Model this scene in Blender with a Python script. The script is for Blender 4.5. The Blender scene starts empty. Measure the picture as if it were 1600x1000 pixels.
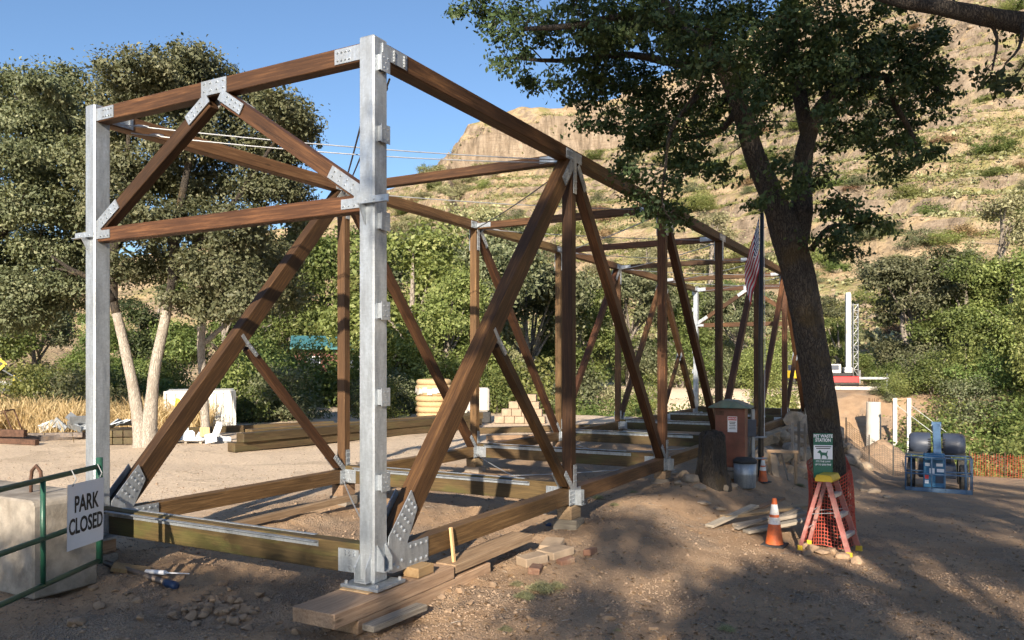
import bpy, bmesh, math, random
import numpy as np
from mathutils import Vector, Matrix, Quaternion
R = math.radians
sc = bpy.context.scene
# ------------------------------------------------------------------ camera, sky, sun, exposure
F = 1250.0          # focal length in photo pixels (1600 wide)
HC = 2.16           # camera height above the near base plate
HOR = 568.0         # horizon row in the photo
cam = bpy.data.cameras.new('camera'); camo = bpy.data.objects.new('camera', cam)
sc.collection.objects.link(camo); sc.camera = camo
camo.location = (0, 0, HC); camo.rotation_euler = (R(90), 0, 0)
cam.sensor_width = 36; cam.lens = 36 * F / 1600; cam.shift_y = (HOR - 500) / 1600
cam.clip_start = 0.1; cam.clip_end = 4000
SUN = Vector((-0.416, -2.397, 1.0)).normalized()      # towards the sun, from the shadows on the truss
w = bpy.data.worlds.new('World'); sc.world = w; w.use_nodes = True
nt = w.node_tree; bg = nt.nodes['Background']
sky = nt.nodes.new('ShaderNodeTexSky'); sky.sky_type = 'NISHITA'; sky.sun_disc = False
sky.sun_elevation = math.asin(SUN.z); sky.sun_rotation = math.atan2(SUN.x, SUN.y)
sky.altitude = 200; sky.air_density = 1.0; sky.dust_density = 0.9; sky.ozone_density = 4.0
nt.links.new(sky.outputs[0], bg.inputs[0]); bg.inputs[1].default_value = 0.089
sl = bpy.data.lights.new('sun', 'SUN'); slo = bpy.data.objects.new('sun', sl); sc.collection.objects.link(slo)
sl.energy = 5.0; sl.angle = R(0.55); sl.color = (1.0, 0.87, 0.70)
slo.rotation_euler = (-SUN).to_track_quat('-Z', 'Y').to_euler(); slo.location = (-8, -45, 25)
sc.view_settings.view_transform = 'Standard'; sc.view_settings.look = 'None'
sc.view_settings.gamma = 1.0; sc.view_settings.use_curve_mapping = False
sc.view_settings.exposure = 1.05
sc.cycles.max_bounces = 4; sc.cycles.diffuse_bounces = 2; sc.cycles.glossy_bounces = 2
sc.cycles.transmission_bounces = 3; sc.cycles.transparent_max_bounces = 4
sc.cycles.use_denoising = True; sc.cycles.use_light_tree = False; sc.cycles.use_adaptive_sampling = True; sc.cycles.adaptive_threshold = 0.03
C = sc.collection
random.seed(7); RNG = np.random.default_rng(7)

# ------------------------------------------------------------------ placing helpers
def W3(px, py, d):
    return Vector(((px - 800) / F * d, d, HC - (py - HOR) / F * d))
BO = Vector((-1.348, 7.8, 0)); TH = R(28.8); CT, ST = math.cos(TH), math.sin(TH)
def tob(x, y):
    rx, ry = x - BO.x, y - BO.y
    return rx * CT - ry * ST, rx * ST + ry * CT
def fromb(xb, yb):
    return BO.x + xb * CT + yb * ST, BO.y - xb * ST + yb * CT
def _h(ix, iy, s):
    v = np.sin(ix * 127.1 + iy * 311.7 + s * 74.7) * 43758.5453
    return v - np.floor(v)
def vn(x, y, s=0):
    x = np.asarray(x, float); y = np.asarray(y, float)
    ix, iy = np.floor(x), np.floor(y); fx, fy = x - ix, y - iy
    fx = fx * fx * (3 - 2 * fx); fy = fy * fy * (3 - 2 * fy)
    a = _h(ix, iy, s); b = _h(ix + 1, iy, s); c = _h(ix, iy + 1, s); d = _h(ix + 1, iy + 1, s)
    return (a + (b - a) * fx) * (1 - fy) + (c + (d - c) * fx) * fy
def fbm(x, y, s=0, o=4):
    t = 0; amp = 0.5
    for k in range(o):
        t = t + amp * (vn(x, y, s + k) - 0.5); x = np.asarray(x) * 2.03; y = np.asarray(y) * 2.03; amp *= 0.5
    return t
def ss(x, a, b):
    t = np.clip((np.asarray(x, float) - a) / (b - a), 0, 1); return t * t * (3 - 2 * t)
RX = [-1500, -400, 0, 480, 607, 695, 725, 770, 840, 950, 1100, 1300, 1600, 2200, 3500]
RY = [500, 470, 440, 345, 295, 245, 197, 173, 163, 150, 90, -40, -220, -380, -500]
def zg(x, y):
    x = np.asarray(x, float); y = np.asarray(y, float)
    xb, yb = tob(x, y)
    r = np.sqrt(x * x + y * y)
    z = -0.28 + 0.10 * fbm(x * 0.25, y * 0.25, 3, 3)
    near = 1 - ss(r, 25, 60)
    z = z + near * (0.05 * fbm(x * 1.1, y * 1.1, 11, 3) + 0.028 * fbm(x * 4.5, y * 4.5, 17, 3))
    dug = ss(xb, -5.2, -4.2) * (1 - ss(xb, 0.2, 1.0)) * ss(yb, -2.5, -1.0) * (1 - ss(yb, 5.5, 8))
    z = z + dug * (0.22 * fbm(x * 2.2, y * 2.2, 23, 4) - 0.02)
    berm = np.exp(-((xb - 0.55) / 0.6) ** 2) * ss(yb, 2, 7) * (1 - ss(yb, 12, 16)); z = z + 0.16 * berm
    a = ss(xb, 0.2, 3.2)
    z = z - a * (0.05 * np.clip(yb, 0, 27) + 0.0012 * np.clip(yb - 8, 0, 19) ** 2)
    m = ss(xb, -42, -24)
    z = z - m * (5.2 * ss(yb, 28.5, 36) - (5.2 + 1.7 * a) * ss(yb, 58, 70))
    # the hill
    px = 800 + F * x / np.maximum(y, 1.0)
    hr = HC + (HOR - np.interp(np.clip(px, -1500, 3500), RX, RY)) / F * 380
    j = 23 * ss(px, 694, 722)
    s = np.clip((y - 92) / 288, 0, 1)
    base = (hr - j) * (0.25 * s + 0.75 * s ** 1.45)
    base = base + ss(s, 0, .15) * (1 - ss(s, .9, 1)) * 9 * fbm(x / 40, y / 40, 31, 4)
    q = base / 6.5 + 1.9 * fbm(x / 60, y / 60, 41, 3); fl = np.floor(q); fr = q - fl
    terr = (fl + ss(fr, 0.72, 0.93)) - q
    base = base + 6.5 * 0.68 * terr * ss(s, 0.12, 0.3) * (0.45 + 0.55 * ss(vn(x / 35, y / 50, 51), .3, .7))
    cl = .8 * ss(s + 0.045 * fbm(x / 12, y / 30, 61, 4) + .02 * fbm(x / 3.5, y / 60, 62, 3), 0.948, 0.962) + .2 * ss(s + .02 * fbm(x / 9, y / 9, 63, 3), .965, 1.0)
    z = z + ss(y, 88, 100) * (base + j * cl + 0.9 * fbm(x / 5, y / 5, 71, 3))
    z = z * (1 - 0.6 * ss(y, 395, 900))
    return z
def zgs(x, y): return float(zg(x, y))
def GP(px, d):
    x = (px - 800) / F * d; return Vector((x, d, zgs(x, d)))

# ------------------------------------------------------------------ mesh helpers
def tag(o, label=None, cat=None, group=None, kind=None):
    if label: o['label'] = label
    if cat: o['category'] = cat
    if group: o['group'] = group
    if kind: o['kind'] = kind
    return o
def empty(name, loc=(0, 0, 0), rz=0.0, label=None, cat=None, group=None):
    o = bpy.data.objects.new(name, None); C.objects.link(o); o.location = loc; o.rotation_euler = (0, 0, rz)
    o.empty_display_size = 0.1
    return tag(o, label, cat, group)
def link(name, me, parent=None):
    o = bpy.data.objects.new(name, me); C.objects.link(o)
    if parent is not None: o.parent = parent
    return o
def fast_mesh(name, V, Fc, mat=None, tint=None, smooth=False, attr='tint'):
    V = np.asarray(V, np.float32); Fc = np.asarray(Fc, np.int32); n, k = Fc.shape
    me = bpy.data.meshes.new(name); me.vertices.add(len(V)); me.vertices.foreach_set('co', V.ravel())
    me.loops.add(n * k); me.loops.foreach_set('vertex_index', Fc.ravel())
    me.polygons.add(n); me.polygons.foreach_set('loop_start', np.arange(n, dtype=np.int32) * k)
    me.polygons.foreach_set('loop_total', np.full(n, k, np.int32))
    if smooth: me.polygons.foreach_set('use_smooth', np.ones(n, bool))
    me.update(calc_edges=True)
    if tint is not None:
        at = me.attributes.new(attr, 'FLOAT', 'POINT'); at.data.foreach_set('value', np.asarray(tint, np.float32))
    if mat: me.materials.append(mat)
    return me
class MB:
    def __init__(s): s.v = []; s.f = []; s.m = []; s.mi = 0
    def mat(s, i): s.mi = i; return s
    def add(s, vs, fs):
        o = len(s.v); s.v += [tuple(v) for v in vs]; s.f += [tuple(i + o for i in f) for f in fs]; s.m += [s.mi] * len(fs); return s
    def box(s, c, size, rot=None):
        hx, hy, hz = size[0] / 2, size[1] / 2, size[2] / 2; c = Vector(c)
        vs = [Vector((x, y, z)) for z in (-hz, hz) for x, y in ((-hx, -hy), (hx, -hy), (hx, hy), (-hx, hy))]
        if rot is not None: vs = [rot @ v for v in vs]
        return s.add([v + c for v in vs], [(3, 2, 1, 0), (4, 5, 6, 7), (0, 1, 5, 4), (1, 2, 6, 5), (2, 3, 7, 6), (3, 0, 4, 7)])
    def prism(s, poly, o, a, b, t):
        o, a, b = Vector(o), Vector(a), Vector(b); n = a.cross(b).normalized() * t; k = len(poly)
        base = [o + a * p[0] + b * p[1] for p in poly]
        vs = base + [v + n for v in base]
        fs = [tuple(range(k - 1, -1, -1)), tuple(range(k, 2 * k))] + [(i, (i + 1) % k, k + (i + 1) % k, k + i) for i in range(k)]
        return s.add(vs, fs)
    def tube(s, pts, rad, n=8, cap=True, jit=0.0):
        pts = [Vector(p) for p in pts]
        if not hasattr(rad, '__len__'): rad = [rad] * len(pts)
        vs = []; prev = None
        for i, p in enumerate(pts):
            d = (pts[min(i + 1, len(pts) - 1)] - pts[max(i - 1, 0)])
            d = d.normalized() if d.length > 1e-9 else Vector((0, 0, 1))
            if prev is None:
                u = d.orthogonal().normalized()
            else:
                u = prev - d * prev.dot(d); u = u.normalized() if u.length > 1e-6 else d.orthogonal().normalized()
            prev = u; v = d.cross(u)
            for k in range(n):
                an = 2 * math.pi * k / n; rr = rad[i] * (1 + jit * (random.random() - .5))
                vs.append(p + (u * math.cos(an) + v * math.sin(an)) * rr)
        fs = [(i * n + k, i * n + (k + 1) % n, (i + 1) * n + (k + 1) % n, (i + 1) * n + k) for i in range(len(pts) - 1) for k in range(n)]
        if cap: fs += [tuple(range(n - 1, -1, -1)), tuple(range((len(pts) - 1) * n, len(pts) * n))]
        return s.add(vs, fs)
    def cyl(s, p0, p1, r, r1=None, n=12): return s.tube([p0, p1], [r, r if r1 is None else r1], n)
    def lathe(s, prof, c=(0, 0, 0), n=16):
        return s.tube([(c[0], c[1], c[2] + z) for z, r in prof], [max(r, 1e-4) for z, r in prof], n)
    def bolt(s, p, nrm, r=0.017, h=0.014):
        p = Vector(p); nrm = Vector(nrm); return s.tube([p, p + nrm * h], [r, r * .8], 6)
    def rock(s, c, size, seed=0, sub=2):
        bm = bmesh.new(); bmesh.ops.create_icosphere(bm, subdivisions=sub, radius=1); rr = random.Random(seed)
        k = [Vector((rr.gauss(0, 1), rr.gauss(0, 1), rr.gauss(0, 1))).normalized() for _ in range(14)]; o = [rr.uniform(.5, .9) for _ in k]
        for v in bm.verts:
            co = v.co.copy()
            for n, d in zip(k, o):
                e = co.dot(n)
                if e > d: co -= n * (e - d)
            v.co = co * (1 + rr.uniform(-.03, .03))
        s.add([Vector(c) + Vector((v.co.x * size[0], v.co.y * size[1], v.co.z * size[2])) for v in bm.verts], [[v.index for v in f.verts] for f in bm.faces]); bm.free(); return s
    def mesh(s, name, mats, smooth=False, bevel=0.0):
        me = bpy.data.meshes.new(name); me.from_pydata(s.v, [], s.f)
        mats = mats if isinstance(mats, (list, tuple)) else [mats]
        for m in mats: me.materials.append(m)
        if len(mats) > 1: me.polygons.foreach_set('material_index', s.m)
        if smooth: me.polygons.foreach_set('use_smooth', [True] * len(s.f))
        if bevel:
            bm = bmesh.new(); bm.from_mesh(me)
            bmesh.ops.bevel(bm, geom=[e for e in bm.edges if len(e.link_faces) == 2 and e.calc_face_angle(0) > .5], offset=bevel, segments=1, affect='EDGES')
            bm.to_mesh(me); bm.free()
        me.update(); return me
    def build(s, name, mats, parent=None, smooth=False, bevel=0.0):
        return link(name, s.mesh(name, mats, smooth, bevel), parent)
def auto_smooth(me, ang=40):
    try: me.set_sharp_from_angle(angle=R(ang))
    except Exception: pass
_bc = {}
def beam_mesh(wd, h, L, mat, bev):
    k = (round(wd, 3), round(h, 3), round(L, 3), mat.name, bev)
    if k not in _bc:
        _bc[k] = MB().box((0, 0, 0), (wd, h, L)).mesh('beam', mat, bevel=bev)
    return _bc[k]
def beam(name, p0, p1, wd, h, mat, parent=None, up=(0, 0, 1), bev=0.007, roll=0.0):
    p0, p1 = Vector(p0), Vector(p1); d = p1 - p0; L = d.length; d.normalize(); up = Vector(up)
    x = d.cross(up)
    if x.length < 1e-4: x = Vector((1, 0, 0))
    x.normalize(); y = d.cross(x); M = Matrix((x, y, d)).transposed()
    o = link(name, beam_mesh(wd, h, L, mat, bev), parent)
    o.matrix_local = Matrix.Translation((p0 + p1) / 2) @ (M @ Matrix.Rotation(roll, 3, 'Z')).to_4x4()
    return o
def text_part(name, s, size, mat, parent, M, align='CENTER', ext=0.0008, bold=0.0, sx=1.0):
    cu = bpy.data.curves.new(name, 'FONT'); cu.body = s; cu.size = size; cu.align_x = align; cu.align_y = 'CENTER'
    cu.extrude = ext; cu.offset = bold; cu.resolution_u = 3
    t = bpy.data.objects.new('tmp', cu); C.objects.link(t); bpy.context.view_layer.update()
    me = bpy.data.meshes.new_from_object(t.evaluated_get(bpy.context.evaluated_depsgraph_get()))
    bpy.data.objects.remove(t); bpy.data.curves.remove(cu); me.name = name; me.materials.clear(); me.materials.append(mat)
    if sx != 1.0: me.transform(Matrix.Diagonal((sx, 1, 1, 1)))
    o = link(name, me, parent); o.matrix_local = M; return o

# ------------------------------------------------------------------ materials
def newmat(name):
    m = bpy.data.materials.new(name); m.use_nodes = True; n = m.node_tree
    return m, n, n.nodes['Principled BSDF'], n.nodes['Material Output']
def N(n, t, **k):
    o = n.nodes.new(t)
    for a, b in k.items(): setattr(o, a, b)
    return o
def ramp(n, fac, stops, interp='LINEAR'):
    r = N(n, 'ShaderNodeValToRGB'); r.color_ramp.interpolation = interp; e = r.color_ramp.elements
    while len(e) < len(stops): e.new(0.5)
    for i, (p, c) in enumerate(stops): e[i].position = p; e[i].color = (*c, 1)
    n.links.new(fac, r.inputs[0]); return r.outputs[0]
def noise(n, vec, scale, detail=4, rough=.55, dist=0):
    x = N(n, 'ShaderNodeTexNoise'); x.inputs['Scale'].default_value = scale; x.inputs['Detail'].default_value = detail
    x.inputs['Roughness'].default_value = rough; x.inputs['Distortion'].default_value = dist
    if vec is not None: n.links.new(vec, x.inputs['Vector'])
    return x.outputs[0]
def mapped(n, out, scale, rnd=False):
    mp = N(n, 'ShaderNodeMapping'); mp.inputs['Scale'].default_value = scale; n.links.new(out, mp.inputs['Vector'])
    if rnd:
        oi = N(n, 'ShaderNodeObjectInfo'); ml = N(n, 'ShaderNodeMath', operation='MULTIPLY'); ml.inputs[1].default_value = 57
        n.links.new(oi.outputs['Random'], ml.inputs[0]); n.links.new(ml.outputs[0], mp.inputs['Location'])
    return mp.outputs[0]
def mix(n, fac, a, b, bt='MIX'):
    x = N(n, 'ShaderNodeMix', data_type='RGBA', blend_type=bt)
    for s, v in ((x.inputs['Factor'], fac), (x.inputs['A'], a), (x.inputs['B'], b)):
        if isinstance(v, (int, float)): s.default_value = v
        elif isinstance(v, tuple): s.default_value = (*v, 1) if len(v) == 3 else v
        else: n.links.new(v, s)
    return x.outputs['Result']
def mathn(n, op, a, b=None):
    x = N(n, 'ShaderNodeMath', operation=op)
    for i, v in enumerate((a, b)):
        if v is None: continue
        if isinstance(v, (int, float)): x.inputs[i].default_value = v
        else: n.links.new(v, x.inputs[i])
    return x.outputs[0]
def bump(n, h, bs, strength=.3, dist=.01):
    b = N(n, 'ShaderNodeBump'); b.inputs['Strength'].default_value = strength; b.inputs['Distance'].default_value = dist
    n.links.new(h, b.inputs['Height']); n.links.new(b.outputs[0], bs.inputs['Normal'])
def pm(name, rgb, rough=.6, metal=0., var=.25, scale=6, bmp=.15, bscale=60, dirt=None):
    m, n, bs, out = newmat(name); tc = N(n, 'ShaderNodeTexCoord').outputs['Object']
    v = mapped(n, tc, (1, 1, 1), True); a = noise(n, v, scale, 5, .6)
    lo = tuple(c * (1 - var) for c in rgb); hi = tuple(min(1, c * (1 + var)) for c in rgb)
    col = ramp(n, a, [(.3, lo), (.7, hi)])
    if dirt: col = mix(n, ramp(n, noise(n, v, scale * .45, 6, .7), [(.48, (0, 0, 0)), (.68, (1, 1, 1))]), col, dirt)
    n.links.new(col, bs.inputs['Base Color']); bs.inputs['Roughness'].default_value = rough; bs.inputs['Metallic'].default_value = metal
    if bmp: bump(n, noise(n, v, bscale, 3), bs, bmp, .006)
    return m
def wood(name, c0, c1, c2, rough=.65, green=None, bmp=.35, blotch=.5):
    m, n, bs, out = newmat(name); tc = N(n, 'ShaderNodeTexCoord').outputs['Object']
    v = mapped(n, tc, (1, 1, 0.045), True); v2 = mapped(n, tc, (1, 1, .25), True)
    g = noise(n, v, 40, 6, .68, .5); col = ramp(n, g, [(.28, c0), (.5, c1), (.74, c2)])
    b = noise(n, v2, 2.6, 5, .6); col = mix(n, mathn(n, 'MULTIPLY', ramp(n, b, [(.4, (0, 0, 0)), (.66, (1, 1, 1))]), blotch), col, tuple(x * .42 for x in c1))
    oi = N(n, 'ShaderNodeObjectInfo').outputs['Random']
    hv = N(n, 'ShaderNodeHueSaturation'); n.links.new(col, hv.inputs['Color'])
    n.links.new(ramp(n, oi, [(0, (.62,) * 3), (1, (1.3,) * 3)]), hv.inputs['Value']); n.links.new(ramp(n, mathn(n, 'FRACT', mathn(n, 'MULTIPLY', oi, 7.3)), [(0, (.488,) * 3), (1, (.512,) * 3)]), hv.inputs['Hue']); col = hv.outputs[0]
    # knots
    vo = N(n, 'ShaderNodeTexVoronoi'); vo.inputs['Scale'].default_value = 3.2; n.links.new(v2, vo.inputs['Vector'])
    kn = ramp(n, vo.outputs['Distance'], [(.035, (1, 1, 1)), (.075, (0, 0, 0))]); col = mix(n, mathn(n, 'MULTIPLY', kn, .7), col, tuple(x * .3 for x in c0))
    if green:
        gn = noise(n, mapped(n, tc, (1.2, 1.2, .35), True), 3.0, 4, .6, .6)
        col = mix(n, ramp(n, gn, [(.5, (0, 0, 0)), (.63, (.5,) * 3)]), col, green)
    # checks (thin dark cracks along the grain)
    ck = ramp(n, noise(n, mapped(n, tc, (1, 1, .02), True), 26, 2, .5, .2), [(.485, (0, 0, 0)), (.5, (1, 1, 1)), (.515, (0, 0, 0))])
    ckm = mathn(n, 'MULTIPLY', ck, ramp(n, noise(n, v2, 1.3, 2), [(.5, (0, 0, 0)), (.6, (1, 1, 1))]))
    col = mix(n, mathn(n, 'MULTIPLY', ckm, .8), col, tuple(x * .2 for x in c0))
    n.links.new(col, bs.inputs['Base Color']); bs.inputs['Roughness'].default_value = rough
    bs.inputs['Specular IOR Level'].default_value = .35
    bump(n, mathn(n, 'SUBTRACT', g, ckm), bs, bmp, .006)
    return m
M = {}
M['timber'] = wood('stained_timber', (.03, .0135, .0055), (.078, .035, .0135), (.20, .098, .038), blotch=.75)
M['chord'] = wood('golden_timber', (.055, .029, .012), (.128, .07, .029), (.245, .145, .064), blotch=.7)
M['beamgreen'] = wood('green_treated_timber', (.038, .026, .012), (.09, .06, .024), (.175, .115, .047), green=(.075, .085, .022), blotch=.85)
M['lumber'] = wood('stacked_lumber', (.055, .037, .017), (.11, .076, .035), (.18, .13, .066), green=(.08, .072, .03), blotch=.7)
M['oldplank'] = wood('weathered_plank', (.20, .13, .075), (.35, .24, .145), (.50, .37, .235), rough=.85)
M['freshwood'] = wood('fresh_wood', (.38, .24, .11), (.52, .35, .17), (.62, .45, .25), rough=.75, blotch=.25)
M['greywood'] = wood('grey_wood', (.17, .14, .11), (.30, .26, .21), (.42, .37, .31), rough=.9)
def galv(name, base=(.47, .51, .55)):
    m, n, bs, out = newmat(name); tc = N(n, 'ShaderNodeTexCoord').outputs['Object']; v = mapped(n, tc, (1, 1, 1), True)
    vo = N(n, 'ShaderNodeTexVoronoi'); vo.inputs['Scale'].default_value = 45; n.links.new(v, vo.inputs['Vector'])
    sp = ramp(n, vo.outputs['Color'], [(.1, tuple(c * .88 for c in base)), (.9, tuple(min(1, c * 1.08) for c in base))])
    st = noise(n, mapped(n, tc, (1, 1, .22), True), 9, 6, .65)
    col = mix(n, ramp(n, st, [(.38, (0, 0, 0)), (.64, (.8,) * 3)]), sp, tuple(c * .52 for c in base))
    sm = noise(n, mapped(n, tc, (1, 1, 6), True), 14, 4, .7); col = mix(n, ramp(n, sm, [(.55, (0, 0, 0)), (.75, (.45,) * 3)]), col, (.62, .65, .68))
    n.links.new(col, bs.inputs['Base Color']); bs.inputs['Metallic'].default_value = .72
    n.links.new(ramp(n, st, [(.3, (.42,) * 3), (.7, (.62,) * 3)]), bs.inputs['Roughness'])
    bump(n, st, bs, .12, .006); return m
M['galv'] = galv('galvanized_steel'); M['galvrod'] = pm('rod_steel', (.36, .375, .39), .4, .5, .15)
M['darkrod'] = pm('dark_rod', (.09, .09, .10), .45, .6, .2)
M['concrete'] = pm('concrete', (.28, .25, .21), .9, 0, .28, 5, .7, 34, (.17, .145, .115))
M['concrete_pale'] = pm('pale_concrete', (.50, .47, .42), .9, 0, .15, 2, .3, 30)
M['greenpaint'] = pm('green_gate_paint', (.018, .085, .052), .38, .1, .3, 9, .1, 80, (.03, .06, .045))
M['signwhite'] = pm('sign_white', (.78, .78, .80), .45, 0, .05, 3, .03)
M['black'] = pm('black_print', (.012, .012, .014), .5, 0, .1)
M['rust'] = pm('rusty_steel', (.10, .052, .033), .85, .2, .4, 12, .5, 90)
M['pipe'] = pm('dark_pipe', (.12, .10, .09), .5, .4, .4, 8, .2, 60, (.22, .16, .11))
M['bluepl'] = pm('blue_coupling', (.015, .035, .09), .4, 0, .2)
M['orange'] = pm('cone_orange', (.62, .13, .03), .55, 0, .25, 9, .1, 60, (.36, .09, .04))
M['conewhite'] = pm('cone_white_band', (.72, .72, .70), .45, 0, .12, 14, 0, 60, (.45, .42, .38))
M['rubber'] = pm('black_rubber', (.03, .03, .03), .75, 0, .4, 10, .2)
M['ladder'] = pm('ladder_fibreglass', (.29, .105, .092), .5, 0, .25, 9, .1, 70, (.38, .24, .21))
M['yellow'] = pm('yellow_plastic', (.55, .38, .03), .5, 0, .15, 8, .05)
M['alu'] = pm('aluminium', (.55, .56, .57), .4, .7, .2, 12, .1)
M['kiosk'] = pm('brown_red_metal', (.16, .055, .035), .5, .1, .3, 4, .1, 50, (.10, .045, .03))
M['kioskroof'] = pm('green_metal_roof', (.10, .17, .15), .5, .2, .3, 5, .1, 40, (.16, .15, .11))
M['pole'] = pm('dark_bronze_pole', (.045, .040, .036), .35, .6, .2)
M['signgreen'] = pm('sign_green', (.012, .12, .075), .45, 0, .1, 5, 0)
M['red'] = pm('red_print', (.45, .03, .03), .5, 0, .1)
M['liftblue'] = pm('lift_blue', (.025, .13, .25), .38, 0, .2, 6, .05, 60, (.05, .15, .28))
M['liftbody'] = pm('lift_slate_body', (.045, .057, .085), .48, 0, .12, 3, .05, 40)
M['liftboom'] = pm('lift_boom_blue', (.085, .15, .24), .4, 0, .2, 5, .05)
M['tyre'] = pm('tyre', (.035, .034, .033), .85, 0, .3, 9, .4, 60, (.10, .085, .06))
M['straw'] = pm('straw_roll', (.46, .33, .18), .9, 0, .25, 20, .8, 70)
M['wrap'] = pm('plastic_wrap', (.50, .47, .43), .3, 0, .1, 9, .5, 20)
M['contwhite'] = pm('container_white', (.68, .67, .62), .55, 0, .08, 2, .05, 30, (.52, .47, .40))
M['tealroof'] = pm('teal_roof', (.06, .19, .20), .45, .1, .15, 2, .05)
M['redwall'] = pm('red_brown_siding', (.17, .06, .045), .7, 0, .2, 3, .2)
M['rigwhite'] = pm('rig_white', (.66, .66, .63), .5, 0, .1, 2, .05, 30, (.45, .42, .36))
M['rigred'] = pm('rig_red', (.50, .03, .03), .45, 0, .15)
M['asphalt'] = pm('asphalt', (.17, .165, .16), .9, 0, .15, 2, .3, 20)
M['roadyellow'] = pm('sign_yellow', (.72, .52, .02), .5, 0, .06)
M['orangemesh'] = pm('orange_mesh', (.40, .06, .035), .6, 0, .2)
M['blackmesh'] = pm('dark_mesh', (.05, .045, .04), .7, 0, .2)
M['boulder'] = pm('boulder_stone', (.30, .235, .17), .95, 0, .35, 5, .9, 26, (.17, .14, .10))
M['pebble'] = pm('pebble_stone', (.27, .195, .135), .95, 0, .35, .8, 0)
M['dirtrock'] = pm('dirt_clod', (.30, .205, .13), .95, 0, .3, 7, .9, 40, (.19, .14, .10))
M['brick'] = pm('red_brick', (.20, .105, .068), .9, 0, .25, 7, .5, 50, (.34, .25, .17))
M['paver'] = pm('pale_block', (.33, .25, .175), .9, 0, .2, 5, .4, 40)
M['strap'] = pm('grey_steel', (.30, .31, .32), .5, .5, .3)
def bark(name, c0, c1, moss=None, sc_=9, b=.9, ck=.45):
    m, n, bs, out = newmat(name); tc = N(n, 'ShaderNodeTexCoord').outputs['Object']
    v = mapped(n, tc, (1, 1, .2)); vo = N(n, 'ShaderNodeTexVoronoi', feature='DISTANCE_TO_EDGE'); vo.inputs['Scale'].default_value = sc_ * 2.4
    dv = N(n, 'ShaderNodeVectorMath', operation='ADD'); n.links.new(v, dv.inputs[0]); nz = N(n, 'ShaderNodeTexNoise'); nz.inputs['Scale'].default_value = sc_; n.links.new(v, nz.inputs['Vector'])
    scl = N(n, 'ShaderNodeVectorMath', operation='SCALE'); scl.inputs['Scale'].default_value = .12; n.links.new(nz.outputs['Color'], scl.inputs[0]); n.links.new(scl.outputs[0], dv.inputs[1]); n.links.new(dv.outputs[0], vo.inputs['Vector'])
    e = ramp(n, vo.outputs['Distance'], [(.0, (0, 0, 0)), (.16, (1, 1, 1))]); g = noise(n, v, sc_ * 1.6, 6, .7)
    col = mix(n, g, c0, c1); col = mix(n, e, tuple(x * ck for x in c0), col)
    if moss: col = mix(n, ramp(n, noise(n, tc, 1.7, 5, .6), [(.52, (0, 0, 0)), (.66, (.9,) * 3)]), col, moss)
    n.links.new(col, bs.inputs['Base Color']); bs.inputs['Roughness'].default_value = .95
    h = mathn(n, 'ADD', e, g); bump(n, h, bs, b, .02); return m
M['barkdark'] = bark('oak_bark', (.035, .028, .022), (.105, .086, .067), (.085, .058, .025), 17)
M['barkpale'] = bark('pale_bark', (.27, .235, .195), (.60, .54, .46), (.30, .26, .21), 12, .7, .8)
M['barkgrey'] = bark('grey_bark', (.20, .17, .14), (.38, .33, .28), None, 6, .6)
def leaf(name, c0, c1, c2, trans=.3):
    m, n, bs, out = newmat(name); at = N(n, 'ShaderNodeAttribute', attribute_name='tint')
    oi = N(n, 'ShaderNodeObjectInfo').outputs['Random']
    col = ramp(n, at.outputs['Fac'], [(0, c0), (.55, c1), (1, c2)])
    hv = N(n, 'ShaderNodeHueSaturation'); n.links.new(col, hv.inputs['Color']); n.links.new(ramp(n, oi, [(0, (.8,) * 3), (1, (1.2,) * 3)]), hv.inputs['Value'])
    n.links.new(ramp(n, oi, [(0, (.485,) * 3), (1, (.515,) * 3)]), hv.inputs['Hue']); col = hv.outputs[0]
    n.links.new(col, bs.inputs['Base Color']); bs.inputs['Roughness'].default_value = .55; bs.inputs['Specular IOR Level'].default_value = .3
    tr = N(n, 'ShaderNodeBsdfTranslucent'); n.links.new(mix(n, 1.0, col, (1.25, 1.15, .5), 'MULTIPLY'), tr.inputs['Color'])
    mx = N(n, 'ShaderNodeMixShader'); mx.inputs[0].default_value = trans
    n.links.new(bs.outputs[0], mx.inputs[1]); n.links.new(tr.outputs[0], mx.inputs[2]); n.links.new(mx.outputs[0], out.inputs['Surface'])
    return m
M['leaf_oak'] = leaf('oak_leaf', (.03, .048, .02), (.055, .085, .032), (.10, .125, .045), .25)
M['leaf_olive'] = leaf('olive_oak_leaf', (.062, .074, .037), (.130, .143, .075), (.25, .25, .145), .22)
M['leaf_green'] = leaf('green_leaf', (.058, .088, .026), (.125, .168, .048), (.235, .275, .09), .3)
M['leaf_yell'] = leaf('yellow_green_leaf', (.10, .125, .038), (.20, .235, .072), (.34, .355, .14), .32)
M['leaf_grey'] = leaf('grey_green_leaf', (.15, .155, .075), (.27, .265, .14), (.40, .38, .23), .15)
M['leaf_rust'] = leaf('rust_shrub_leaf', (.13, .085, .045), (.24, .155, .085), (.34, .25, .15), .1)
M['leaf_hill'] = leaf('hill_scrub_leaf', (.12, .135, .045), (.20, .21, .075), (.31, .30, .13), .15)
M['straw_grass'] = leaf('dry_grass', (.40, .30, .15), (.60, .47, .25), (.76, .63, .38), .25)
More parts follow.
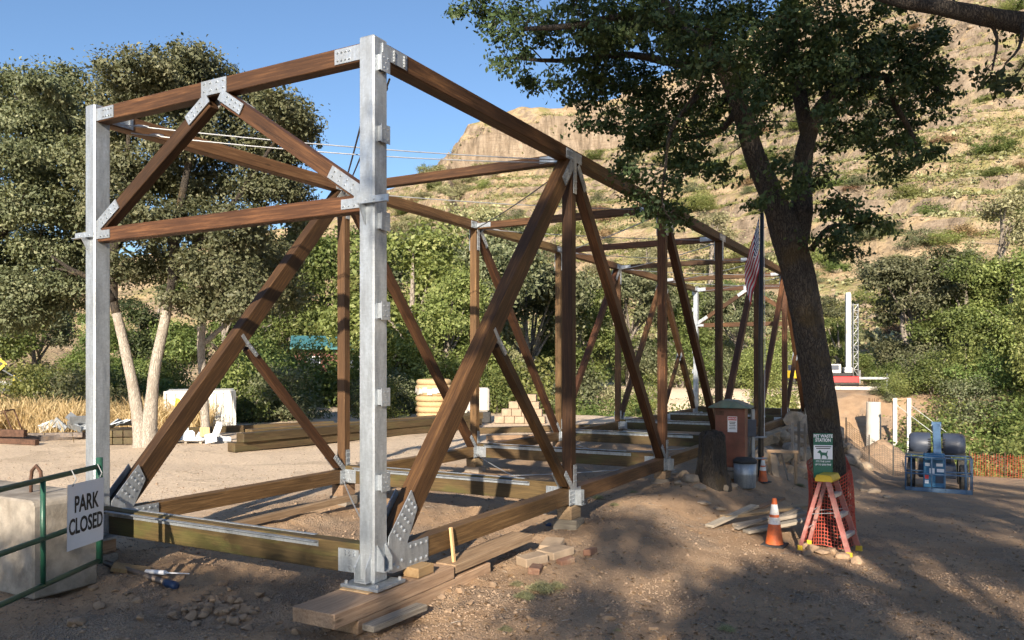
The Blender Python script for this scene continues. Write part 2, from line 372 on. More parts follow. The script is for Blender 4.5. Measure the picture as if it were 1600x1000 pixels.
def ground_mat():
    m, n, bs, out = newmat('dirt_and_gravel'); g = N(n, 'ShaderNodeNewGeometry'); P = g.outputs['Position']
    big = noise(n, P, .16, 4, .55); mid = noise(n, P, 1.1, 5, .6); fin = noise(n, P, 14, 5, .7); sp = N(n, 'ShaderNodeTexVoronoi'); sp.inputs['Scale'].default_value = 42; n.links.new(P, sp.inputs['Vector'])
    col = ramp(n, mid, [(.3, (.28, .18, .105)), (.55, (.395, .265, .16)), (.75, (.48, .345, .222))])
    col = mix(n, ramp(n, big, [(.42, (0, 0, 0)), (.62, (.75,) * 3)]), col, (.35, .245, .16))
    col = mix(n, ramp(n, noise(n, mapped(n, P, (1, .5, 1)), .7, 5, .65, .8), [(.48, (0, 0, 0)), (.66, (.55,) * 3)]), col, (.235, .165, .11))
    # pale packed yard west of the bridge, by world position
    sx = N(n, 'ShaderNodeSeparateXYZ'); n.links.new(P, sx.inputs[0])
    xb = mathn(n, 'SUBTRACT', mathn(n, 'MULTIPLY', mathn(n, 'ADD', sx.outputs[0], 1.348), CT), mathn(n, 'MULTIPLY', mathn(n, 'SUBTRACT', sx.outputs[1], 7.8), ST))
    mr = N(n, 'ShaderNodeMapRange', interpolation_type='SMOOTHSTEP'); n.links.new(mathn(n, 'ADD', xb, mathn(n, 'MULTIPLY', mid, 3.0)), mr.inputs['Value'])
    for i, v in ((1, -2.6), (2, -6.0), (3, 0), (4, 1)): mr.inputs[i].default_value = v
    pale = ramp(n, fin, [(.3, (.56, .44, .31)), (.7, (.72, .59, .45))]); col = mix(n, mathn(n, 'MULTIPLY', mr.outputs[0], .92), col, pale)
    gv = ramp(n, noise(n, P, .45, 5, .65, .5), [(.50, (0, 0, 0)), (.60, (1, 1, 1))])
    grav = ramp(n, sp.outputs['Color'], [(.15, (.16, .13, .10)), (.5, (.27, .22, .175)), (.9, (.42, .35, .285))]); col = mix(n, mathn(n, 'MULTIPLY', mathn(n, 'MULTIPLY', gv, .5), mathn(n, 'SUBTRACT', 1.0, mathn(n, 'MULTIPLY', mr.outputs[0], .8))), col, grav)
    col = mix(n, ramp(n, fin, [(.32, (.4,) * 3), (.48, (0, 0, 0))]), col, (.19, .13, .088))
    n.links.new(col, bs.inputs['Base Color']); bs.inputs['Roughness'].default_value = .95; bs.inputs['Specular IOR Level'].default_value = .15
    h = mathn(n, 'ADD', mathn(n, 'MULTIPLY', fin, 1.0), mathn(n, 'MULTIPLY', sp.outputs['Distance'], mathn(n, 'ADD', mathn(n, 'MULTIPLY', gv, 1.2), .25)))
    bump(n, h, bs, .9, .025); return m
def hill_mat():
    m, n, bs, out = newmat('dry_grass_hillside'); g = N(n, 'ShaderNodeNewGeometry'); P = g.outputs['Position']
    a = noise(n, P, .045, 5, .6); b = noise(n, P, .22, 5, .65); f = noise(n, P, 1.2, 4, .7)
    col = ramp(n, b, [(.3, (.285, .21, .13)), (.52, (.395, .30, .19)), (.72, (.485, .385, .255))])
    col = mix(n, ramp(n, a, [(.56, (0, 0, 0)), (.70, (.5,) * 3)]), col, (.36, .23, .14))
    col = mix(n, ramp(n, noise(n, P, .09, 5, .7), [(.5, (0, 0, 0)), (.6, (.8,) * 3)]), col, (.25, .245, .095))
    col = mix(n, ramp(n, f, [(.34, (.6,) * 3), (.5, (0, 0, 0))]), col, (.22, .16, .085))
    sx = N(n, 'ShaderNodeSeparateXYZ'); n.links.new(g.outputs['True Normal'], sx.inputs[0])
    st = noise(n, mapped(n, P, (1, 1, .12)), .35, 6, .7); rk = ramp(n, st, [(.3, (.12, .095, .07)), (.5, (.26, .205, .15)), (.72, (.40, .325, .245))])
    rk = mix(n, ramp(n, noise(n, mapped(n, P, (.3, .3, 3)), .5, 4, .6), [(.38, (.4,) * 3), (.52, (0, 0, 0))]), rk, (.16, .115, .08))
    fac = ramp(n, mathn(n, 'ADD', sx.outputs[2], mathn(n, 'MULTIPLY', mathn(n, 'SUBTRACT', f, .5), .25)), [(.46, (1, 1, 1)), (.61, (0, 0, 0))])
    col = mix(n, fac, col, rk); n.links.new(col, bs.inputs['Base Color']); bs.inputs['Roughness'].default_value = 1; bs.inputs['Specular IOR Level'].default_value = .05
    bump(n, mathn(n, 'ADD', f, mathn(n, 'MULTIPLY', b, 2)), bs, .8, 1.0); return m
M['ground'] = ground_mat(); M['hill'] = hill_mat()
# ------------------------------------------------------------------ terrain: one sheet, split where the hill starts
def terrain():
    r1 = np.geomspace(0.8, 96, 330); r2 = np.arange(97.5, 400, 1.55); r3 = np.geomspace(404, 1500, 22)
    rs = np.concatenate([r1, r2, r3]); n1 = len(r1)
    az = np.concatenate([np.radians(np.arange(-180, -44, 4.0)), np.radians(np.arange(-42, 42.01, .175)), np.radians(np.arange(44, 180, 4.0))])
    k = len(az); Rr, A = np.meshgrid(rs, az, indexing='ij'); X = Rr * np.sin(A); Y = Rr * np.cos(A); Z = zg(X, Y)
    V = np.stack([X, Y, Z], -1).reshape(-1, 3)
    def quads(i0, i1):
        i = np.arange(i0, i1)[:, None] * k; j = np.arange(k)[None, :]; j2 = (j + 1) % k
        return np.stack([i + j, i + k + j, i + k + j2, i + j2], -1).reshape(-1, 4)
    q1 = quads(0, n1 - 1); q2 = quads(n1 - 1, len(rs) - 1)
    me = fast_mesh('ground', V[:n1 * k], q1, M['ground'], smooth=True)
    # close the middle under the camera
    o = link('ground', me); tag(o, 'bare dirt and gravel ground of the work yard', 'ground', kind='structure')
    me2 = fast_mesh('hillside', V[(n1 - 1) * k:], q2 - (n1 - 1) * k, M['hill'], smooth=False)
    o2 = link('hillside', me2); tag(o2, 'dry grass hillside with rock ledges and a cliff cap', 'hill', kind='structure')
terrain()

# ------------------------------------------------------------------ the timber truss
br = empty('timber_truss_bridge', BO, -TH, 'brown timber truss bridge frame with galvanized steel posts and node plates', 'bridge')
T, G_ = M['timber'], M['galv']
XR, XL = -0.0935, -4.4535
YN = [.11, 4.74, 9.16, 13.56, 17.96, 22.41, 26.91]
ZT = 5.165; X_, Y_, Z_ = Vector((1, 0, 0)), Vector((0, 1, 0)), Vector((0, 0, 1))
def plate(name, polys, o, a, b, t, bolts=(), parent=br, r=.017):
    mb = MB(); a = Vector(a); b = Vector(b); n = a.cross(b).normalized(); o = Vector(o)
    for i, p in enumerate(polys): mb.prism(p, o - n * .0012 * i, a, b, t + .0024 * i)
    for p in bolts: mb.bolt(o + a * p[0] + b * p[1] + n * t, n, r)
    return mb.build(name, G_, parent)
def grid(x0, x1, nx, y0, y1, ny):
    return [(x0 + (x1 - x0) * (i / max(nx - 1, 1)), y0 + (y1 - y0) * (j / max(ny - 1, 1))) for i in range(nx) for j in range(ny)]
def strip(p0, p1, wd):
    p0, p1 = Vector(p0), Vector(p1); d = (p1 - p0).normalized(); q = Vector((-d.y, d.x)) * wd / 2
    return [tuple(p0 - q), tuple(p1 - q), tuple(p1 + q), tuple(p0 + q)]
def stripbolts(p0, p1, wd, n, rows=2):
    p0, p1 = Vector(p0), Vector(p1); d = (p1 - p0).normalized(); q = Vector((-d.y, d.x)) * wd * .25; out = []
    for i in range(n):
        c = p0.lerp(p1, (i + .6) / (n + .2))
        out += [tuple(c + q), tuple(c - q)] if rows == 2 else [tuple(c)]
    return out
def post(xc, yc, sgn, out):      # sgn: truss-inward y direction, out: outward x direction
    p = MB(); p.box((xc, yc, 2.69), (.187, .22, 5.38)); po = p.build('steel_post', G_, br, bevel=.016)
    MB().box((xc, yc, -.016), (.46, .45, .032)).build('base_plate', G_, po, bevel=.004)
    mb = MB()
    for (px_, py_) in ((-.19, -.18), (.19, -.18), (-.19, .18), (.19, .18)): mb.bolt((xc + px_, yc + py_, 0), Z_, .02, .03)
    mb.build('anchor_bolts', M['strap'], po)
    # stiffened seats on the two outer faces
    def seat(o, a, nrm):
        m = MB(); o = Vector(o); a = Vector(a); nrm = Vector(nrm)
        for s in (-1, 1):
            m.prism([(0, .03), (.085, .03), (.085, .16), (0, .29)], o + a * .065 * s - a * .005, nrm, Z_, .01)
        m.box(o + nrm * .045 + Z_ * .03, [abs(a[i]) * .14 + abs(nrm[i]) * .09 + (0.012 if i == 2 else 0) for i in range(3)])
        m.build('stiffener_seat', G_, po)
    seat((xc, yc - sgn * .11, 0), X_, (0, -sgn, 0))
    seat((xc + out * .0935, yc + sgn * .02, .09), Y_, (out, 0, 0))
    # stand-off siding brackets up the outer face
    for z in (.99, 1.83, 2.68, 3.56, 4.42, 5.12):
        m = MB(); fx = xc + out * .0935
        for s in (-1, 1): m.box((fx + out * .024, yc + .012 + s * .055, z), (.048, .008, .15))
        m.box((fx + out * .052, yc + .012, z), (.008, .132, .18))
        for dy, dz in ((-.03, .05), (.03, .05), (0, 0), (-.03, -.05), (.03, -.05)): m.bolt((fx + out * .056, yc + .012 + dy, z + dz), (out, 0, 0), .008, .006)
        m.build('siding_bracket', G_, po)
    # arm on the front face at the lower portal strut
    m = MB(); fy = yc - sgn * .1115
    m.box((xc + out * .10, fy - sgn * .005, 3.76), (.36, .008, .075)); m.box((xc + out * .10, fy - sgn * .03, 3.725), (.36, .055, .008))
    m.prism([(0, 0), (.0, -.20), (.11, 0)], (xc - .005, fy, 3.72), (0, -sgn, 0), Z_, .01)
    for k in (-.1, 0., .1): m.bolt((xc + out * (.1 + k), fy - sgn * .009, 3.76), (0, -sgn, 0), .012, .008)
    m.build('bracket_arm', G_, po)
    return po
for yc, sg in ((YN[0], 1), (YN[6], -1)):
    post(XR, yc, sg, 1); post(XL, yc, sg, -1)
XI_R, XI_L = XR - .0935, XL + .0935      # inner faces of the two trusses
for sx, xc in ((1, XR), (-1, XL)):
    # chords, one timber per panel
    for i in range(6):
        y0 = YN[i] + (.115 if i == 0 else .004); y1 = YN[i + 1] - (.115 if i == 5 else .004)
        beam('lower_chord', (xc, y0, .19), (xc, y1, .19), .187, .22, M['chord'], br)
        beam('upper_chord', (xc, y0, 5.257), (xc, y1, 5.257), .187, .185, T if sx > 0 else M['chord'], br)
    for i in range(1, 6):
        beam('vertical_post', (xc, YN[i], .303), (xc, YN[i], ZT - .003), .165, .15, T if sx > 0 else M['chord'], br, up=(0, 1, 0))
    DG = [((YN[0] + .30, .34), (YN[1] - .10, 5.12), .25), ((YN[1] + .13, 5.12), (YN[2] - .13, .33), .165), ((YN[2] + .13, 5.12), (YN[3] - .13, .33), .165),
          ((YN[4] - .13, 5.12), (YN[3] + .13, .33), .165), ((YN[5] - .13, 5.12), (YN[4] + .13, .33), .165), ((YN[5] + .10, 5.12), (YN[6] - .30, .34), .25)]
    for (a, b, h) in DG:
        beam('diagonal_brace', (xc, a[0], a[1]), (xc, b[0], b[1]), .175 if h > .2 else .15, h, T, br, up=(1, 0, 0), roll=R(90))
    # short sub braces of the end panels
    for (a, b) in (((2.42, 2.52), (YN[1] - .16, .38)), ((YN[6] - 2.31, 2.52), (YN[5] + .16, .38))):
        beam('sub_brace', (xc, a[0] + (.12 if a[0] < 10 else -.12), a[1] - .12), (xc, b[0], b[1]), .12, .13, T, br, up=(1, 0, 0), roll=R(90))
        for s in (1, -1):
            d = (Vector(b) - Vector(a)).normalized(); p0 = Vector((0, 0)) + d * .02; p1 = d * .34
            fx = xc + s * .062
            q = (fx, a[0], a[1])
            if s > 0: plate('brace_bracket', [strip(p0, p1, .055), strip((-.06, .07), (.07, -.09), .06)], q, Y_, Z_, .028, stripbolts(p0, p1, .05, 3, 1), r=.013)
            else: plate('brace_bracket', [[(-x, y) for x, y in reversed(strip(p0, p1, .055))], [(-x, y) for x, y in reversed(strip((-.06, .07), (.07, -.09), .06))]], q, -Y_, Z_, .028, [(-x, y) for x, y in stripbolts(p0, p1, .05, 3, 1)], r=.013)
    # node plates on both faces
    for s in (1, -1):
        fx = xc + s * .094; A = Y_ * s
        flip = (lambda P: P) if s > 0 else (lambda P: [(-x, y) for x, y in reversed(P)])
        fb = (lambda B: B) if s > 0 else (lambda B: [(-x, y) for x, y in B])
        for i in range(1, 6):
            y = YN[i]
            # bottom
            dn = []
            for (a, b, h) in DG:
                lo = a if a[1] < b[1] else b; hi = b if a[1] < b[1] else a
                if lo[1] < 1 and abs(lo[0] - y) < .5:
                    d = (Vector(hi) - Vector(lo)).normalized(); l = Vector((lo[0] - y, lo[1] - .19)); dn.append((l - d * .12, l + d * .30))
            if i == 1: l = Vector((-.16, .19)); d = (Vector((2.42, 2.52)) - Vector((YN[1] - .16, .38))).normalized(); dn.append((l - d * .12, l + d * .26))
            if i == 5: l = Vector((.16, .19)); d = (Vector((YN[6] - 2.31, 2.52)) - Vector((YN[5] + .16, .38))).normalized(); dn.append((l - d * .12, l + d * .26))
            polys = [flip([(-.2, -.13), (.2, -.13), (.2, .112), (-.2, .112)])] + [flip(strip((0, .05), (0, .46), .10))] + [flip(strip(p, q, .085)) for p, q in dn]
            bl = grid(-.17, -.06, 3, -.10, .08, 4) + grid(.08, .17, 2, -.10, .08, 3) + stripbolts((0, .16), (0, .46), .10, 3)
            for p, q in dn: bl += stripbolts(p + (q - p) * .3, q, .085, 4)
            plate('node_plate', polys, (fx, y, .19), A, Z_, .010, fb(bl), r=.014)
            # top
            up = []
            for (a, b, h) in DG:
                hi = a if a[1] > b[1] else b; lo = b if a[1] > b[1] else a
                if abs(hi[0] - y) < .5:
                    d = (Vector(lo) - Vector(hi)).normalized(); l = Vector((hi[0] - y, hi[1] - 5.257)); up.append((l - d * .02, l + d * (.42 if h > .2 else .40), .15 if h > .2 else .10))
            polys = [flip([(-.30, -.085), (.24, -.085), (.24, .065), (-.30, .065)]), flip(strip((0, -.05), (0, -.56), .10))] + [flip(strip(p, q, w_)) for p, q, w_ in up]
            bl = grid(-.27, -.1, 4, -.055, .04, 2) + grid(.12, .21, 2, -.055, .04, 2) + stripbolts((0, -.2), (0, -.55), .10, 3)
            for p, q, w_ in up: bl += stripbolts(p + (q - p) * .25, q, w_, 5)
            plate('node_plate', polys, (fx, y, 5.257), A, Z_, .010, fb(bl), r=.014)
        # end gussets at the posts
        for yc, sg in ((YN[0], 1), (YN[6], -1)):
            fl2 = (lambda P: flip(P)) if sg > 0 else (lambda P: flip([(-x, y) for x, y in reversed(P)]))
            d = (Vector((YN[1] - .10, 5.12)) - Vector((YN[0] + .30, .34))).normalized(); l = Vector((.19, .15)); q = Vector((-d.y, d.x))
            foot = [(.06, -.10), (.17, -.14), (.80, -.14), (.80, .112), (.42, .112)] + [tuple(l + d * .50 - q * .11), tuple(l + d * .58 + q * .10), tuple(l + d * .02 + q * .11)]
            bl = grid(.48, .76, 4, -.09, .07, 2) + [tuple(l + d * t + q * o) for t in (.1, .2, .3, .4, .48) for o in (-.07, 0, .07)] + [(.2, -.06), (.27, -.1), (.33, -.04)]
            fb2 = lambda B: fb(B if sg > 0 else [(-x, y) for x, y in B])
            plate('end_gusset', [fl2(foot)], (fx, yc, .19), A, Z_, .012, fb2(bl), r=.018)
            plate('chord_end_plate', [fl2([(.02, -.075), (.42, -.075), (.42, .075), (.02, .075)])], (fx, yc, 5.257), A, Z_, .012, fb2(grid(.2, .37, 2, -.045, .045, 4)), r=.018)
    # seat channel under each lower node on the outer side
    for i in range(1, 6):
        fx = xc + sx * .106; m = MB()
        for s in (-1, 1): m.box((fx + sx * .05, YN[i] + .05 + s * .045, .165), (.10, .009, .21))
        m.box((fx + sx * .055, YN[i] + .05, .056), (.13, .13, .012)); m.box((fx + sx * .06, YN[i] + .05, .11), (.1, .08, .008)); m.build('seat_channel', G_, br)
# transverse members
for i in range(1, 6):
    beam('cross_strut', (XI_R - .012, YN[i], 5.235), (XI_L + .012, YN[i], 5.235), .14, .145, T, br)
    for xx, s in ((XI_R - .02, -1), (XI_L + .02, 1)):
        for f in (-1, 1):
            if s * f > 0: plate('strut_plate', [[(0, -.05), (.34, -.05), (.34, .05), (0, .05)]], (xx, YN[i] - f * .071, 5.24), X_ * s, Z_, .008, grid(.1, .3, 4, -.025, .025, 2), r=.012)
            else: plate('strut_plate', [[(0, -.05), (.34, -.05), (.34, .05), (0, .05)]], (xx, YN[i] - f * .071, 5.24), X_ * s, Z_, -.008, (), r=.012)
for k, (yc, sg) in enumerate(((YN[0], 1), (YN[6], -1))):
    x0, x1, xm = XI_R - .001, XI_L + .001, (XR + XL) / 2
    beam('portal_top_strut', (x0, yc, 5.245), (x1, yc, 5.245), .15, .18, T, br)
    beam('portal_lower_strut', (x0, yc, 3.755), (x1, yc, 3.755), .14, .17, T, br)
    beam('portal_brace', (xm + .12, yc, 5.11), (x0 - .08, yc, 3.89), .13, .16, T, br, up=(0, 1, 0), roll=R(90))
    beam('portal_brace', (xm - .12, yc, 5.11), (x1 + .08, yc, 3.89), .13, .16, T, br, up=(0, 1, 0), roll=R(90))
    for f in (-1, 1):
        fy = yc + f * .0765; A = X_ if f < 0 else -X_
        d = (Vector((2.08 - .08, 3.89)) - Vector((.12, 5.11))).normalized(); a0 = Vector((.10, -.10)); a1 = a0 + d * .40; m_ = lambda v: Vector((-v.x, v.y))
        plate('apex_plate', [[(-.2, -.08), (.2, -.08), (.2, .085), (-.2, .085)], strip(a0, a1, .125), strip(m_(a0), m_(a1), .125)], (xm, fy, 5.245), A, Z_, .009,
              grid(-.15, .15, 4, -.03, .05, 2) + stripbolts(a0 + (a1 - a0) * .2, a1, .11, 4) + stripbolts(m_(a0) + (m_(a1) - m_(a0)) * .2, m_(a1), .11, 4), r=.014)
        for xx, s in ((x0, -1), (x1, 1)):
            dd = s if f < 0 else -s
            P = lambda L_: L_ if dd > 0 else [(-x, y) for x, y in reversed(L_)]
            B = lambda L_: L_ if dd > 0 else [(-x, y) for x, y in L_]
            plate('strut_end_plate', [P([(.0, -.075), (.33, -.075), (.33, .075), (.0, .075)])], (xx, fy, 5.245), A, Z_, .009, B(grid(.14, .29, 4, -.04, .04, 2)), r=.014)
            b0 = Vector((.06, .135)); bd = Vector((2.0 - .12, 1.22)).normalized(); b1 = b0 + bd * .40
            plate('strut_end_plate', [P([(.0, -.05), (.25, -.05), (.25, .05), (.0, .05)]), P([(0, .02), (.10, .02), (.06, .12), (0, .16)]), P(strip(b0 - bd * .04, b1, .13))], (xx, fy - f * .004, 3.755), A, Z_, .009,
                  B(grid(.08, .22, 3, -.02, .02, 1) + stripbolts(b0, b1, .11, 4)), r=.013)
# floor beams with angle ledgers
for i, y in enumerate(YN):
    yy = y - .02 if i == 0 else y
    fbm_ = beam('floor_beam', (XI_R - .004, yy, .225), (XI_L + .004, yy, .225), .15, .30, M['beamgreen'], br)
    m = MB(); xa, xbn = -.72, -4.15; f = -1 if i < 6 else 1
    yf = yy + f * .0765
    m.box(((xa + xbn) / 2, yf + f * .004, .325), (xa - xbn, .007, .055)); m.box(((xa + xbn) / 2, yf + f * .032, .354), (xa - xbn, .062, .007))
    m.box(((xa + xbn) / 2 - .0, yy - f * .05, .3795), (xa - xbn - .3, .045, .007))
    for k in range(12): m.bolt((xbn + .15 + (xa - xbn - .3) * k / 11, yf + f * .0075, .325), (0, f, 0), .010, .006)
    m.build('ledger_angle', G_, br)
    for xx, s in ((XI_R - .006, -1), (XI_L + .006, 1)):
        dd = s if f < 0 else -s; A = X_ if f < 0 else -X_
        P = (lambda L_: L_) if dd > 0 else (lambda L_: [(-x, y) for x, y in reversed(L_)])
        B = (lambda L_: L_) if dd > 0 else (lambda L_: [(-x, y) for x, y in L_])
        ww = .26 if i in (0, 6) else .24
        plate('beam_end_plate', [P([(0, -.13), (ww, -.13), (ww, .10), (0, .10)])], (xx, yf, .215), A, Z_, .009,
              B(grid(.06, .12, 2, .045, .075, 2) + grid(.06, .12, 2, -.10, -.07, 2) + grid(.17, .21, 2, .045, .075, 2)[:2]), r=.015)
# tension rods, top and bottom planes
def rod(p0, p1, r, mat, sag=.03):
    p0, p1 = Vector(p0), Vector(p1); pts = [p0.lerp(p1, t / 8) - Z_ * sag * 4 * (t / 8) * (1 - t / 8) for t in range(9)]
    m = MB().tube(pts, r, 6); d = (p1 - p0).normalized(); a = p0 + d * .22
    m.tube([a, a + d * .05, a + d * .12, a + d * .17], [r, r * 2.1, r * 2.1, r], 6); m.build('tension_rod', mat, br)
for i in range(6):
    e0, e1 = YN[i] + .16, YN[i + 1] - .16
    rod((XI_L + .02, e0, 5.19), (XI_R - .02, e1, 5.19), .009, M['galvrod'], .05)
    rod((XI_R - .02, e0, 5.15), (XI_L + .02, e1, 5.15), .012, M['darkrod'] if i < 2 else M['galvrod'], .05)
    if i == 0:
        rod((XI_R - .02, e0 + .25, 5.13), (XI_L + .02, e1 + .06, 5.13), .011, M['darkrod'], .05)
        rod((XI_L + .05, e0 + .2, 5.12), (XI_R - .02, e1 + .05, 5.16), .009, M['galvrod'], .08)
    rod((XI_L + .02, e1, .16), (XI_R - .02, e0 + .25, .08), .011, M['galvrod'], .10)
    if i in (1, 2, 3): rod((XI_L + .02, e0, .16), (XI_R - .02, e1, .12), .011, M['galvrod'], .08)

# ------------------------------------------------------------------ cribbing, planks and blocks under the truss
def wb(xb, yb, z=None):
    x, y = fromb(xb, yb); return Vector((x, y, zgs(x, y) if z is None else z))
def bbeam(name, a, b, wd, h, mat, label, cat, group=None, bev=.006):
    x0, y0 = fromb(a[0], a[1]); x1, y1 = fromb(b[0], b[1])
    return tag(beam(name, (x0, y0, a[2]), (x1, y1, b[2]), wd, h, mat, None, bev=bev), label, cat, group)
bbeam('support_plank', (-.06, -.78, -.115), (-.06, 1.15, -.115), .50, .135, M['oldplank'], 'wide weathered plank under the near galvanized base plate', 'plank')
bbeam('support_pad', (-.12, -.16, -.0415), (-.12, .32, -.0415), .36, .012, M['freshwood'], 'thin pale plywood pad between base plate and plank', 'plywood')
bbeam('support_timber', (.0, -.45, -.255), (.0, 1.95, -.255), .36, .14, M['oldplank'], 'lower weathered timber under the wide near plank', 'timber')
bbeam('support_timber', (.02, 1.20, -.10), (.02, 3.05, -.10), .30, .10, M['oldplank'], 'long weathered timber under the near lower chord', 'timber')
bbeam('wedge_block', (.06, .52, .01), (.06, .80, .01), .20, .10, M['freshwood'], 'pale wood wedge block between base plate and near lower chord', 'wood block')
tag(beam('wooden_stake', (*fromb(.075, 1.32), -.06), (*fromb(.03, 1.32), .33), .05, .03, M['freshwood'], None), 'upright wooden stake leaning on the near lower chord', 'stake')
bbeam('scrap_board', (.33, -.50, -.225), (.36, .30, -.235), .14, .06, M['greywood'], 'grey scrap board on dirt below the near base plate', 'board')
for (sx, xc, wh) in ((1, XR, 'camera-side'), (-1, XL, 'yard-side')):
    for i, y in enumerate(YN):
        if i == 0 and sx > 0: continue
        zt = -.034 if i in (0, 6) else .047
        g = min(zgs(*fromb(xc, y - .2)), zgs(*fromb(xc, y + .2))) - .05
        t = empty('timber_crib', wb(xc, y, g), -TH, f'stacked timber crib under the {["first","second","third","fourth","fifth","sixth","seventh"][i]} {wh} truss joint counted from the camera', 'timber crib', 'cribs under the truss')
        h = (zt - g) / 2 - .003
        beam('crib_timber', (-.19, 0, h / 2), (.19, 0, h / 2), .30, h, M['greywood'], t)
        beam('crib_timber', (0, -.17, h * 1.5 + .003), (0, .17, h * 1.5 + .003), .24, h, M['oldplank'], t)
# sill plank along the ground beside the yard-side chord
bbeam('sill_plank', (-4.12, 1.6, -.18), (-4.02, 4.35, -.12), .12, .10, M['oldplank'], 'weathered plank on dirt beside the yard-side lower chord', 'plank')
# pavers and brick pieces beside the near chord
pv = [(.42, 2.55, .34, .22, .11, 'paver'), (.52, 3.0, .40, .30, .10, 'paver'), (.30, 3.35, .36, .26, .13, 'paver'), (.78, 2.75, .22, .11, .07, 'brick'), (.85, 3.35, .30, .10, .08, 'brick'), (.62, 2.25, .30, .14, .08, 'brick')]
names = ['pale paver slab beside the near lower chord, nearest the base plate', 'broad pale paver slab tilted on dirt beside the near chord', 'thick pale paver slab tucked under the near lower chord', 'short red brick beside the tilted paver slab', 'orange brick lying alone past the paver slabs', 'flat red brick piece in front of the paver slabs']
for (a, b, l, w_, h, mt), nm in zip(pv, names):
    p = wb(a, b); o = MB().box((0, 0, 0), (w_, l, h)).build('paver' if mt == 'paver' else 'brick_piece', M[mt], bevel=.01); o.location = p + Vector((0, 0, h * .42))
    o.rotation_euler = (random.uniform(-.12, .12), random.uniform(-.12, .12), -TH + random.uniform(-.5, .5)); tag(o, nm, 'paver' if mt == 'paver' else 'brick')
# ------------------------------------------------------------------ foliage machinery
def leaf_cloud(cent, size, rng, up=.35, asp=.55, tint=None, out=None):
    n = len(cent); nr = rng.normal(size=(n, 3)); nr[:, 2] = np.abs(nr[:, 2]) * .7 + up * .6
    if out is not None: nr = nr + out * .8
    nr /= np.linalg.norm(nr, axis=1)[:, None]
    d = rng.normal(size=(n, 3)); d -= nr * (d * nr).sum(1)[:, None]; d /= np.linalg.norm(d, axis=1)[:, None] + 1e-9
    s = np.cross(nr, d); L = (size * rng.uniform(.45, 1.5, n))[:, None]; Wd = L * asp; k = nr * L * .12
    V = np.stack([cent - d * L * .5, cent + s * Wd * .5 + k + d * L * .08, cent + d * L * .5, cent - s * Wd * .5 + k + d * L * .08], 1).reshape(-1, 3)
    Fq = np.arange(4 * n).reshape(n, 4)
    t = rng.uniform(0, 1, n) if tint is None else np.clip(tint + rng.normal(0, .16, n), 0, 1)
    return V, Fq, np.repeat(t, 4)
def clumps(blobs, dens, rng, shell=2.0):
    cs = []; ns = []
    for b in blobs:
        c, r = np.array(b[0], float), np.array(b[1], float); k = max(3, int(dens * (r[0] * r[1] + r[0] * r[2] + r[1] * r[2]) * 1.0 * (b[2] if len(b) > 2 else 1)))
        d = rng.normal(size=(k, 3)); d /= np.linalg.norm(d, axis=1)[:, None]; q = rng.uniform(0.05, 1, k) ** (1 / (shell + 1))
        cs.append(c + d * r * q[:, None] * rng.uniform(.85, 1.1, k)[:, None]); ns.append(d)
    return np.concatenate(cs), np.concatenate(ns)
def crown_mesh(name, blobs, dens, per, spread, size, mat, seed, shell=2.0, flat=.65, up=.35):
    rng = np.random.default_rng(seed); cs, ns = clumps(blobs, dens, rng, shell); k = len(cs)
    cnt = np.maximum(4, rng.poisson(per, k)); idx = np.repeat(np.arange(k), cnt); n = len(idx)
    sp = spread * rng.uniform(.6, 1.35, k)[idx][:, None]
    off = rng.normal(size=(n, 3)) * sp * .55; off[:, 2] *= flat
    tb = np.clip(.5 + rng.normal(0, .17, k), .05, .95)[idx]
    V, Fq, t = leaf_cloud(cs[idx] + off, size, rng, up=up, tint=tb, out=ns[idx])
    return fast_mesh(name, V, Fq, mat, t), cs
def limb_mesh(name, limbs, mat, twigs=None, tr=.012, n=10, seed=0, jit=.1, maxtw=9.):
    rr = random.Random(seed); random.seed(seed); mb = MB(); samples = []
    for L in limbs:
        pts = [Vector(p[:3]) for p in L]; rad = [p[3] for p in L]
        # smooth resample
        P = []; Q = []
        for i in range(len(pts) - 1):
            p0 = pts[max(i - 1, 0)]; p1 = pts[i]; p2 = pts[i + 1]; p3 = pts[min(i + 2, len(pts) - 1)]
            for t in (0, .33, .67):
                v = .5 * ((2 * p1) + (p2 - p0) * t + (2 * p0 - 5 * p1 + 4 * p2 - p3) * t * t + (3 * p1 - p0 - 3 * p2 + p3) * t ** 3); P.append(v); Q.append(rad[i] + (rad[i + 1] - rad[i]) * t)
        P.append(pts[-1]); Q.append(rad[-1]); mb.tube(P, Q, n if rad[0] > .1 else 6, jit=jit); samples += [(p, q) for p, q in zip(P, Q) if q < .22 or len(limbs) < 2]
    if twigs is not None and samples:
        S = np.array([p for p, q in samples]); Sr = [q for p, q in samples]
        for c in twigs:
            d = np.linalg.norm(S - c, axis=1) + np.array([rr.uniform(0, .35) for _ in range(len(S))]); j = int(np.argmin(d)); a = Vector(S[j]); b = Vector(c)
            if (b - a).length > maxtw: continue
            if len(S) < 1600: S = np.vstack([S, c[None], ((c + S[j]) / 2)[None]]); Sr += [.02, .03]
            m = a.lerp(b, .5) + Vector((rr.uniform(-1, 1), rr.uniform(-1, 1), rr.uniform(-.2, 1))) * (b - a).length * .14
            r0 = min(Sr[j] * .5, tr * (1 + (b - a).length * .9)); mb.tube([a, m, b], [r0, r0 * .65, r0 * .25], 4, cap=False)
    return mb.mesh(name, mat, smooth=True)
def local(limbs, base): return [[(p[0] - base[0], p[1] - base[1], p[2] - base[2], p[3]) for p in L] for L in limbs]
def pxl(L): return [(*W3(p[0], p[1], p[2]), p[3]) for p in L]
def pblob(px, py, d, rx, ry, rd, dn=1.0): return (tuple(W3(px, py, d)), (rx / F * d, rd, ry / F * d), dn)
